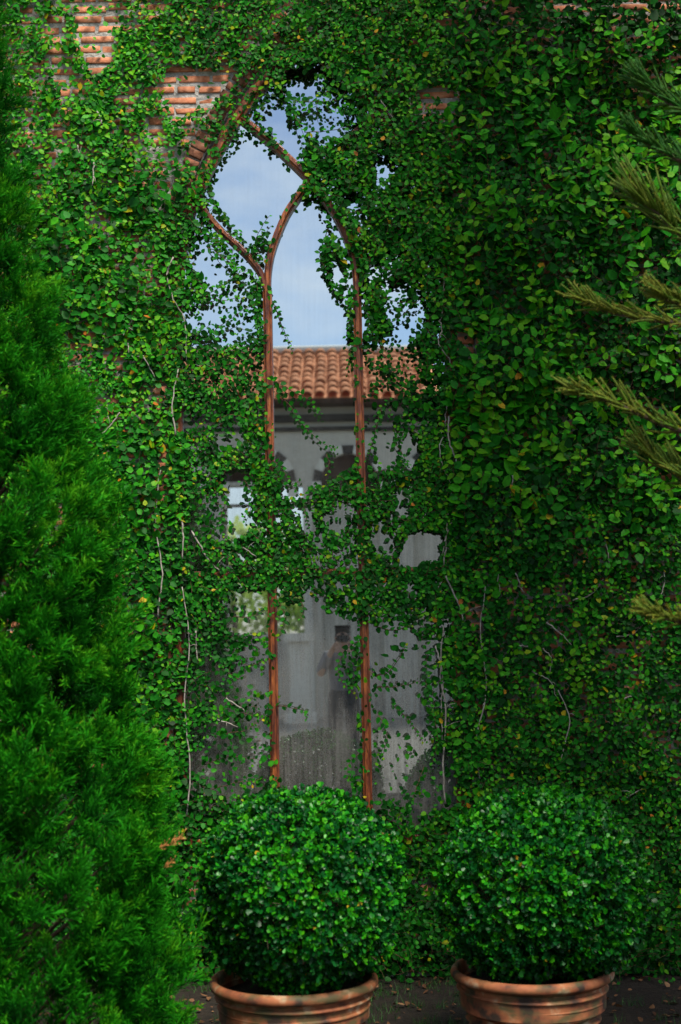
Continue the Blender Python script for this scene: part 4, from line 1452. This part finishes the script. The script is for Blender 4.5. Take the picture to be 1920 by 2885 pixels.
# ------------------------------------------------------------------ araucaria-like conifer beyond the right edge: its branch ends reach into view
AY = CAM[1] + 5.2
tx = un(1568 + 330, 1200, AY)[0]
arau = empty('norfolk_pine', (tx, AY, 0), 'conifer at the right edge with drooping olive fronds reaching over the creeper', 'tree')
a_ = Acc()
V, T = tube_arrays(np.array([(tx, AY, -0.02), (tx + 0.02, AY, 2.0), (tx, AY, 5.2), (tx, AY, 11.0)]), [0.13, 0.11, 0.08, 0.015], 12)
a_.add(V, T)
tr = a_.build('trunk', M_BARK, arau)
tr.matrix_parent_inverse = Matrix.Translation(arau.location).inverted()
BR = [  # tip, mid, frame-edge point, finger length px, tint
    ((1470, 190), (1515, 220), (1610, 265), 75, 0.2), ((1462, 455), (1512, 488), (1610, 560), 100, 0.6), ((1335, 690), (1430, 725), (1600, 748), 58, 0.75),
    ((1510, 676), (1550, 694), (1640, 720), 55, 0.7), ((1322, 898), (1420, 930), (1600, 1000), 64, 0.72), ((1480, 1040), (1530, 1075), (1640, 1130), 78, 0.66),
    ((1495, 1412), (1535, 1424), (1640, 1440), 50, 0.75), ((1450, 300), (1500, 335), (1620, 385), 55, 0.12),
]
PPM = F_PX / 5.2 / KX
for bi, (tip, mid, edge, fl, tn) in enumerate(BR):
    g = np.random.default_rng(300 + bi)
    yb = AY + g.uniform(-0.25, 0.25)
    trunk_p = np.array([tx, AY, un(edge[0], edge[1], AY)[2] - 0.05])
    pts = [trunk_p, un(edge[0], edge[1], 0.5 * (yb + AY)), un(mid[0], mid[1], yb), un(tip[0], tip[1], yb)]
    path = smooth_path(pts, 60)
    ac = Acc()
    rr = np.linspace(0.014, 0.004, 60)
    V, T = tube_arrays(path, rr, 6)
    bo_acc = Acc()
    bo_acc.add(V, T)
    bo = bo_acc.build('branch', M_BARK, arau)
    bo.matrix_parent_inverse = Matrix.Translation(arau.location).inverted()
    tg = norm(np.gradient(path, axis=0))
    s_ = np.linspace(0, 1, 60)
    for i in range(5, 60, 2):
        for side in range(4):
            t0 = tg[i]
            upv = np.array([0, 0, 1.0])
            sd = norm(np.cross(t0, upv))
            az = [0.35, math.pi - 0.35, math.pi * 0.5][min(side, 2)] + g.normal(0, 0.3)
            if side >= 2 and g.random() < 0.35:
                continue
            rad = sd * math.cos(az) + norm(np.cross(sd, t0)) * math.sin(az)
            lean = 0.55 + 0.6 * s_[i]
            ln = 0.98 * fl / PPM * g.uniform(0.75, 1.1) * (0.75 + 0.25 * math.sin(math.pi * min(1, s_[i] * 1.1)))
            n_ = 6
            q = np.linspace(0, 1, n_)[:, None]
            droop = np.array([0, 0, -0.3]) if g.random() < 0.55 else np.array([0, 0, 0.22])
            curve = path[i] + ln * (q * (rad * 0.8 + t0 * lean) * 0.8 + q ** 2 * (t0 * 0.3 + droop * 0.8))
            V, T = tube_arrays(curve, np.linspace(0.0062, 0.0028, n_), 4)
            ctint = np.clip(tn + g.normal(0, 0.1), 0, 1)
            ac.add(V, T, np.clip(ctint - 0.15, 0, 1))
            # needles along the finger
            m = 52
            f = g.uniform(0.02, 1.0, m)
            cp = np.array([np.interp(f, q[:, 0], curve[:, c]) for c in range(3)]).T
            ct = norm(curve[-1] - curve[0])
            nd = norm(ct * 0.75 + g.normal(0, 0.55, (m, 3)))
            ln2 = g.uniform(0.01, 0.018, m)
            w = norm(np.cross(nd, g.normal(0, 1, (m, 3)))) * 0.0018
            Vn = np.stack([cp - w, cp + w, cp + nd * ln2[:, None]], axis=1).reshape(-1, 3)
            Tn = np.arange(m * 3).reshape(-1, 3)
            ac.add(Vn, Tn, np.repeat(np.clip(ctint + g.normal(0, 0.08, m) + 0.1, 0, 1), 3))
    o = ac.build('fronds', M_FROND, bo)
    o.matrix_parent_inverse = Matrix.Translation(arau.location).inverted()
    tag(o, kind='stuff')
# the rest of the tree stands outside the picture: plainer whorls round the trunk, added to shade the right side
g = np.random.default_rng(888)
ac, bw = Acc(), Acc()
for zw in np.arange(1.6, 10.9, 0.42):
    reach = 0.4 + 1.15 * (1 - zw / 11.5)
    for k in range(9):
        th = k * 2 * math.pi / 9 + zw * 2.1 + g.normal(0, 0.12)
        rr = reach * g.uniform(0.85, 1.1)
        d = np.array([math.cos(th), math.sin(th), 0.0])
        rr *= 1.0 + 0.35 * max(0.0, d[0])
        if zw < 5.6 and d[0] < 0.25:
            if zw < 5.0 or d[0] < -0.3:
                continue
            rr *= 0.55
        p0 = np.array([tx, AY, zw])
        e = p0 + d * rr + np.array([0, 0, -0.12 * rr])
        path = smooth_path([p0, p0 + d * rr * 0.5 + [0, 0, 0.04], e], 26)
        V, T = tube_arrays(path, np.linspace(0.022, 0.005, 26), 5)
        bw.add(V, T)
        sd = np.cross(d, [0, 0, 1.0])
        for i in range(3, 26):
            for s2 in (-1, 1):
                ln = 0.3 * g.uniform(0.7, 1.1) * (0.6 + 0.4 * math.sin(math.pi * i / 26))
                q = np.linspace(0, 1, 4)[:, None]
                curve = path[i] + ln * (q * (sd * s2 * 0.85 + d * 0.55) + q ** 2 * np.array([0, 0, g.normal(0.1, 0.3)]))
                V, T = tube_arrays(curve, np.linspace(0.016, 0.008, 4), 4)
                ac.add(V, T, np.clip(0.4 + g.normal(0, 0.15), 0, 1))
o = bw.build('shade_boughs', M_BARK, arau)
o.matrix_parent_inverse = Matrix.Translation(arau.location).inverted()
tag(o, kind='stuff')
o = ac.build('shade_bough_fronds', M_FROND, arau)
o.matrix_parent_inverse = Matrix.Translation(arau.location).inverted()
tag(o, kind='stuff')
bpy.context.view_layer.update()
for bo in [c for c in arau.children if c.name.split('.')[0] == 'branch']:
    for ch in bo.children:
        ch.matrix_parent_inverse = bo.matrix_world.inverted()

# ------------------------------------------------------------------ litter and grass on the soil bed
g = np.random.default_rng(77)
n = 1100
P = np.column_stack([g.uniform(-2.2, 2.4, n), g.uniform(-2.4, -0.08, n), g.uniform(0.006, 0.02, n)])
th = g.uniform(0, 6.28, n)
A = np.column_stack([np.cos(th), np.sin(th), g.normal(0.1, 0.25, n)])
N = np.column_stack([g.normal(0, 0.4, n), g.normal(0, 0.4, n), np.ones(n)])
V, T, C = leaf_cloud(P, A, N, g.uniform(0.012, 0.05, n), g.uniform(0.7, 1.1, n), np.clip(g.beta(1.0, 3.2, n), 0, 1), TV, TT, g.uniform(-3, 3, n))
tag(link('fallen_leaves', mesh_tris('fallen_leaves', V, T, M_LITTER, C)), 'dry brown leaves scattered on the soil below the wall', kind='stuff')
ac = Acc()
for k in range(170):
    c = np.array([g.uniform(-0.4, 0.9) if k % 3 else g.uniform(-1, 2), g.uniform(-1.2, -0.15), 0])
    m = 14
    b = c + np.column_stack([g.normal(0, 0.02, m), g.normal(0, 0.02, m), np.zeros(m)])
    d = np.column_stack([g.normal(0, 0.4, m), g.normal(0, 0.4, m), np.ones(m)]) * g.uniform(0.02, 0.06, m)[:, None]
    w = norm(np.column_stack([g.normal(0, 1, m), g.normal(0, 1, m), np.zeros(m)])) * 0.0016
    ac.add(np.stack([b - w, b + w, b + d], axis=1), np.arange(m * 3).reshape(-1, 3), g.random())
tag(ac.build('grass', M_GRASS), 'thin grass blades growing on the soil bed', kind='stuff')

# ------------------------------------------------------------------ the building opposite, seen in the panes
BY = -20.0
opp = empty('arcade_building', (0, BY, 0.3), 'grey arcaded building with clay tile roof, reflected in the window panes', 'building')
OX0, OX1, OZ1 = -8.0, 3.4, 6.55
HX0, HX1, HZ0, HZ1 = -2.2, -0.74, 2.05, 5.02     # the bright opening right through it


def part(name, x0, x1, y0, y1, z0, z1, mat, bevel=0.0, parent=None):
    p = parent or opp
    o = box(name, x0, x1, y0, y1, z0, z1, mat, p, bevel)
    o.matrix_parent_inverse = Matrix.Translation(opp.location).inverted()
    return o


ARCH_C = [-6.83, -5.08, -3.33, -1.58, 0.17, 1.92]
AR_IN, SPRING = 0.55, 4.98
bm = bmesh.new()


def fquad(pts):
    bm.faces.new([bm.verts.new((x, BY, z_)) for x, z_ in pts])


edges = [OX0]
for c in ARCH_C:
    edges += [c - AR_IN, c + AR_IN]
edges.append(OX1)
for i in range(0, len(edges), 2):            # piers
    lo0 = HX1 if abs(edges[i] + 1.03) < 0.05 else edges[i]
    lo1 = HX0 if abs(edges[i + 1] + 2.13) < 0.05 else edges[i + 1]
    fquad([(lo0, 0.3), (lo1, 0.3), (lo1, SPRING), (lo0, SPRING)])
    fquad([(edges[i], SPRING), (edges[i + 1], SPRING), (edges[i + 1], OZ1), (edges[i], OZ1)])
for c in ARCH_C:                             # wall above each arch
    for k in range(14):
        a0, a1 = math.pi * k / 14, math.pi * (k + 1) / 14
        x0, x1 = c - AR_IN * math.cos(a0), c - AR_IN * math.cos(a1)
        fquad([(x0, SPRING + AR_IN * math.sin(a0)), (x1, SPRING + AR_IN * math.sin(a1)), (x1, OZ1), (x0, OZ1)])
bmesh.ops.remove_doubles(bm, verts=bm.verts, dist=0.001)
r = bmesh.ops.extrude_face_region(bm, geom=list(bm.faces))
bmesh.ops.translate(bm, verts=[v for v in r['geom'] if isinstance(v, bmesh.types.BMVert)], vec=(0, -0.4, 0))
o = bm_obj('facade', bm, M_GREYWALL, opp)
o.matrix_parent_inverse = Matrix.Translation(opp.location).inverted()
for c in ARCH_C:                             # infill set back in each bay, open bay left free
    if abs(c + 1.58) < 0.1:
        part('infill_panel', HX0 + 0.002, HX1 - 0.002, BY - 0.38, BY - 0.2, 0.3, 1.95, M_GREYWALL)
        part('lintel', HX0 + 0.002, HX1 - 0.002, BY - 0.38, BY - 0.02, SPRING - 0.08, SPRING - 0.003, M_GREYWALL)
        part('dark_arch_panel', c - AR_IN, c + AR_IN, BY - 0.4, BY - 0.24, SPRING, SPRING + AR_IN, M_DARKWOOD)  # dark sheet in place of the dim interior under this arch
        continue
    part('infill_panel', c - AR_IN, c + AR_IN, BY - 0.38, BY - 0.2, 0.3, 4.6, M_GREYWALL)
    part('dark_arch_panel', c - AR_IN, c + AR_IN, BY - 0.4, BY - 0.24, 4.6, SPRING + AR_IN, M_DARKWOOD)  # dark colour stands in for the unlit interior behind the arch
vpal, vdark = [], []


def voussoir_mesh(a0, a1, mat):
    ri, ro = AR_IN - 0.004, AR_IN + 0.16
    V = []
    for yy in (0.05, -0.12):
        for (rr_, a) in ((ri, a0), (ro, a0), (ro, a1), (ri, a1)):
            V.append((-rr_ * math.cos(a), yy, rr_ * math.sin(a)))
    return mesh_py('voussoir', V, [(0, 1, 2, 3), (7, 6, 5, 4), (0, 4, 5, 1), (1, 5, 6, 2), (2, 6, 7, 3), (3, 7, 4, 0)], mat)


NV = 9
vm = [voussoir_mesh(math.pi * k / NV + 0.004, math.pi * (k + 1) / NV - 0.004, M_PALE if k % 2 else M_DARKSTONE) for k in range(NV)]
for c in ARCH_C:
    for me in vm:
        o = link('voussoir', me, opp)
        o.location = Vector((c, BY, SPRING)) - opp.location
    for sg in (-1, 1):
        part('impost', c + sg * (AR_IN + 0.09) - 0.1, c + sg * (AR_IN + 0.09) + 0.1, BY + 0.001, BY + 0.06, SPRING - 0.3, SPRING - 0.01, M_PALE, 0.01)
part('pilaster', -0.74, -0.56, BY + 0.001, BY + 0.09, 0.3, 4.4, M_PALE, 0.01)
part('pilaster', -2.42, -2.24, BY + 0.001, BY + 0.09, 0.3, 4.4, M_GREYWALL, 0.01)
part('cornice', OX0 - 0.1, OX1 + 0.1, BY + 0.002, BY + 0.16, 6.16, 6.3, M_DARKSTONE, 0.02)
part('cornice', OX0 - 0.1, OX1 + 0.1, BY + 0.002, BY + 0.1, 5.98, 6.06, M_DARKSTONE, 0.02)
part('soffit', OX0 - 0.2, 2.0, BY - 0.3, BY + 0.5, 6.46, 6.56, M_DARKWOOD)
part('glazing_bar', -2.19, -0.75, BY - 0.36, BY - 0.3, 4.5, 4.56, M_DARKWOOD)
part('glazing_bar', -2.19, -0.75, BY - 0.36, BY - 0.3, 3.3, 3.35, M_DARKWOOD)
part('back_wall', OX0, -3.1, BY - 5.6, BY - 5.2, 0.3, 6.4, M_GREYWALL)
part('back_wall', 0.1, OX1, BY - 5.6, BY - 5.2, 0.3, 6.4, M_GREYWALL)
part('side_wall', OX0, OX0 + 0.3, BY - 5.19, BY - 0.41, 0.3, 6.4, M_GREYWALL)
part('side_wall', OX1 - 0.3, OX1, BY - 5.19, BY - 0.41, 0.3, 6.4, M_GREYWALL)
# tiled roof: pan sheet below, barrel tiles on top
RX0, RX1 = -7.6, 1.98
EY, EZ, SL = BY + 0.52, 6.6, 0.46
NR, RUN = 9, 3.5
V = [(RX0, EY - 0.04, EZ - 0.03), (RX1, EY - 0.04, EZ - 0.03), (RX1, EY - RUN, EZ + SL * RUN - 0.03), (RX0, EY - RUN, EZ + SL * RUN - 0.03),
     (RX1, EY - 2 * RUN, EZ - 0.03), (RX0, EY - 2 * RUN, EZ - 0.03)]
V += [(a, b, c - 0.08) for a, b, c in V]
o = link('roof', mesh_py('roof', V, [(0, 1, 2, 3), (3, 2, 4, 5), (6, 9, 8, 7), (9, 11, 10, 8), (0, 6, 7, 1), (5, 4, 10, 11), (1, 7, 8, 2), (2, 8, 10, 4), (0, 3, 9, 6), (3, 5, 11, 9)], M_TILE), opp)
o.matrix_parent_inverse = Matrix.Translation(opp.location).inverted()
roof = o
tl = RUN / NR
def tile_arrays(flip):
    V, T = [], []
    nS = 7
    for (v, rr_) in ((0.0, 0.088), (1.0, 0.072)):
        for k in range(nS):
            a = math.pi * k / (nS - 1)
            V.append((-1.3 * rr_ * math.cos(a), -v * tl * 1.12, v * tl * 1.12 * SL + rr_ * 1.2 * math.sin(a) - (0.03 if v else 0.0) + 0.012))
    for k in range(nS - 1):
        T += [(k, k + 1, nS + k + 1), (k, nS + k + 1, nS + k)]
    i = len(V)
    V += [(x * 0.86, y + 0.0, z_ * 0.86) for x, y, z_ in V[:nS]]
    for k in range(nS - 1):
        T += [(k + 1, k, i + k), (k + 1, i + k, i + k + 1)]
    return np.array(V), np.array(T)


tv_, tt_ = tile_arrays(False)
TILE_ME = [mesh_tris('roof_tile', tv_ * np.array([s, 1, s]), tt_, M_TILE, np.zeros(len(tv_))) for s in (0.97, 1.0, 1.03)]
ncol = int((RX1 - RX0) / 0.255)
acc = Acc()
cnt = 0
cols = sorted(range(ncol), key=lambda c: abs(RX0 + 0.1 + c * 0.255 + 0.6))
for ci, c in enumerate(cols):
    for rr_ in range(NR):
        p = np.array([RX0 + 0.1 + c * 0.255 + g.normal(0, 0.006), EY - rr_ * tl + g.normal(0, 0.008), EZ + SL * rr_ * tl + g.normal(0, 0.004)])
        if ci < 33:
            o = link('roof_tile', TILE_ME[cnt % 3], opp)
            o.location = Vector(p) - opp.location
            o.rotation_euler = (0, 0, g.normal(0, 0.02))
            cnt += 1
        else:
            acc.add(tv_ + p, tt_, g.random())
o = acc.build('tile_courses', M_TILE, opp)
o.matrix_parent_inverse = Matrix.Translation(opp.location).inverted()
tag(o, kind='stuff')
a_ = Acc()
V, T = tube_arrays(np.array([(x, EY - RUN, EZ + SL * RUN + 0.02) for x in np.linspace(RX0, RX1, 30)]), 0.1, 10)
a_.add(V, T)
o = a_.build('ridge_cap', M_PALE, opp)
o.matrix_parent_inverse = Matrix.Translation(opp.location).inverted()

# stone pedestal on the terrace
ped = empty('stone_pedestal', (-0.8, -18.4, 0.3), 'pale stone pedestal on the terrace, reflected in the window', 'pedestal')
for nm_, w, z0, z1 in (('plinth', 0.3, 0.0, 0.2), ('shaft', 0.19, 0.2, 1.5), ('cap', 0.28, 1.5, 1.66)):
    bm = bmesh.new()
    bm_box(bm, -w, w, -w, w, z0, z1, 0.015)
    bm_obj(nm_, bm, M_PALE, ped)

# trees beyond the opposite building, seen through its opening
for k, (x, y, h, w) in enumerate(((-3.6, -40, 6.4, 2.6), (-1.2, -42, 5.6, 2.2), (-6.2, -44, 7.6, 3.0), (1.4, -46, 6.2, 2.6))):
    g = np.random.default_rng(500 + k)
    t_root = empty('leafy_tree', (x, y, 0), ['pale green tree behind the arcade building, seen through its opening', 'low green tree behind the arcade building, nearest its pilaster',
                                            'tall tree behind the left bays of the arcade building', 'rounded tree behind the right bays of the arcade building'][k], 'tree', 'trees beyond the arcade building')
    a_ = Acc()
    V, T = tube_arrays(np.array([(0, 0, -0.05), (0.05, 0, h * 0.3), (0, 0.05, h * 0.65)]), [0.16, 0.12, 0.05], 8)
    a_.add(V, T)
    a_.build('trunk', M_BARK, t_root)
    n = 1300
    d = norm(g.normal(0, 1, (n, 3))) * (g.random((n, 1)) ** 0.45)
    P = d * np.array([w, w, h * 0.42]) * (1 + 0.25 * fbm(d[:, 0] * 2, d[:, 2] * 2, 0.6, k)[:, None]) + np.array([0, 0, h * 0.56])
    A = g.normal(0, 1, (n, 3))
    N = g.normal(0, 0.5, (n, 3)) + np.array([0, 0, 1])
    V, T, C = leaf_cloud(P, A, N, g.uniform(0.2, 0.36, n), g.uniform(0.8, 1.2, n), np.clip(g.normal(0.5, 0.2, n) + 0.3 * (d[:, 2]), 0, 1))
    o = link('crown', mesh_tris('crown', V, T, M_FARTREE, C), t_root)

# ------------------------------------------------------------------ the photographer, reflected in the pane
per = empty('person', (0, -8.3, 0.3), 'person in dark clothes photographing the window, seen as its reflection', 'person')
SKJ = [((0, 0, 0.93), 0.1, None), ((0, 0.01, 1.08), 0.095, 0), ((0, 0.0, 1.28), 0.105, 1), ((0, -0.01, 1.4), 0.07, 2), ((0, 0.0, 1.47), 0.05, 3), ((0, 0.03, 1.55), 0.08, 4), ((0, 0.02, 1.63), 0.07, 5)]


def skin_obj(name, joints, mat, parent, sub=2):
    me = bpy.data.meshes.new(name)
    me.from_pydata([j[0] for j in joints], [(j[2], i) for i, j in enumerate(joints) if j[2] is not None], [])
    o = link(name, me, parent)
    md = o.modifiers.new('Skin', 'SKIN')
    md.use_smooth_shade = True
    for i, j in enumerate(joints):
        r_ = j[1] if isinstance(j[1], tuple) else (j[1], j[1])
        me.skin_vertices[0].data[i].radius = r_
        me.skin_vertices[0].data[i].use_root = (i == 0)
    ss = o.modifiers.new('Sub', 'SUBSURF')
    ss.levels = ss.render_levels = sub
    me.materials.append(mat)
    return o


body = list(SKJ)
for sg in (-1, 1):
    i = len(body)
    body += [((sg * 0.17, -0.01, 1.37), 0.055, 3), ((sg * 0.27, 0.04, 1.13), 0.045, i), ((sg * 0.13, 0.2, 1.4), 0.034, i + 1), ((sg * 0.095, 0.225, 1.47), 0.03, i + 2)]
    h_ = len(body) - 1
    for q in range(4):                        # four fingers round the camera body
        f0 = len(body)
        zz_ = 1.5 - 0.02 * q
        ln = (0.036, 0.042, 0.04, 0.032)[q]
        body += [((sg * 0.085, 0.25, zz_), 0.0085, h_), ((sg * 0.07, 0.25 + ln, zz_ + 0.008), 0.0078, f0), ((sg * 0.045, 0.25 + ln, zz_ + 0.006), 0.007, f0 + 1)]
    f0 = len(body)
    body += [((sg * 0.078, 0.21, 1.49), 0.0095, h_), ((sg * 0.055, 0.2, 1.5), 0.0085, f0)]
    l0 = len(body)
    body += [((sg * 0.09, 0, 0.85), 0.08, 0), ((sg * 0.1, 0.02, 0.48), 0.06, l0), ((sg * 0.11, -0.02, 0.1), 0.042, l0 + 1), ((sg * 0.115, 0.06, 0.035), 0.035, l0 + 2), ((sg * 0.12, 0.15, 0.028), 0.028, l0 + 3)]
skin_obj('body', body, M_SKIN, per)
sh = [((0, 0, 0.86), (0.19, 0.15), None), ((0, 0.01, 1.08), (0.17, 0.14), 0), ((0, 0.0, 1.28), (0.2, 0.15), 1), ((0, -0.01, 1.39), 0.105, 2)]
for sg in (-1, 1):
    i = len(sh)
    sh += [((sg * 0.175, -0.01, 1.36), 0.075, 3), ((sg * 0.265, 0.035, 1.15), 0.064, i), ((sg * 0.145, 0.185, 1.38), 0.046, i + 1)]
skin_obj('shirt', sh, M_SHIRT, per)
trs = [((0, 0, 1.05), 0.15, None), ((0, 0, 0.93), 0.165, 0)]
for sg in (-1, 1):
    i = len(trs)
    trs += [((sg * 0.09, 0, 0.84), 0.112, 1), ((sg * 0.1, 0.02, 0.48), 0.082, i), ((sg * 0.11, -0.02, 0.1), 0.07, i + 1)]
skin_obj('trousers', trs, M_TROUSER, per)
skin_obj('hair', [((0, 0.0, 1.6), 0.092, None), ((0, -0.005, 1.66), 0.085, 0), ((0, -0.05, 1.55), 0.07, 0), ((0, -0.06, 1.45), 0.05, 2)], M_HAIR, per)
for sg in (-1, 1):
    skin_obj('shoe', [((sg * 0.115, -0.03, 0.045), 0.045, None), ((sg * 0.117, 0.08, 0.042), 0.043, 0), ((sg * 0.12, 0.17, 0.036), 0.036, 1)], M_BLACK, per)
# face: nose, mouth, eyes, ears
skin_obj('nose', [((0, 0.105, 1.565), 0.012, None), ((0, 0.122, 1.54), 0.015, 0)], M_SKIN, per)
for sg in (-1, 1):
    skin_obj('ear', [((sg * 0.083, 0.02, 1.575), 0.012, None), ((sg * 0.085, 0.018, 1.54), 0.01, 0)], M_SKIN, per)
    skin_obj('eye', [((sg * 0.032, 0.1, 1.578), 0.009, None), ((sg * 0.036, 0.1, 1.578), 0.008, 0)], M_BLACK, per)
skin_obj('mouth', [((-0.02, 0.102, 1.505), 0.006, None), ((0.02, 0.102, 1.505), 0.006, 0)], M_SKIN, per)

pc = empty('photo_camera', (0, -8.06, 1.85), 'black camera held in front of the face of the reflected person', 'camera')
bm = bmesh.new()
bm_box(bm, -0.066, 0.066, -0.06, -0.02, -0.045, 0.035, 0.008)
bm_obj('camera_body', bm, M_BLACK, pc)
bm = bmesh.new()
bm_box(bm, -0.022, 0.022, -0.058, -0.022, 0.0365, 0.062, 0.006)
bm_obj('viewfinder_hump', bm, M_BLACK, pc)
a_ = Acc()
V, T = tube_arrays(np.array([(0, -0.02, 0), (0, 0.0, 0), (0, 0.002, 0), (0, 0.04, 0)]), [0.031, 0.031, 0.035, 0.036], 24)
a_.add(V, T)
a_.build('lens', M_BLACK, pc)

print('TRIS', sum(len(o.data.polygons) for o in SC.objects if o.type == 'MESH'))
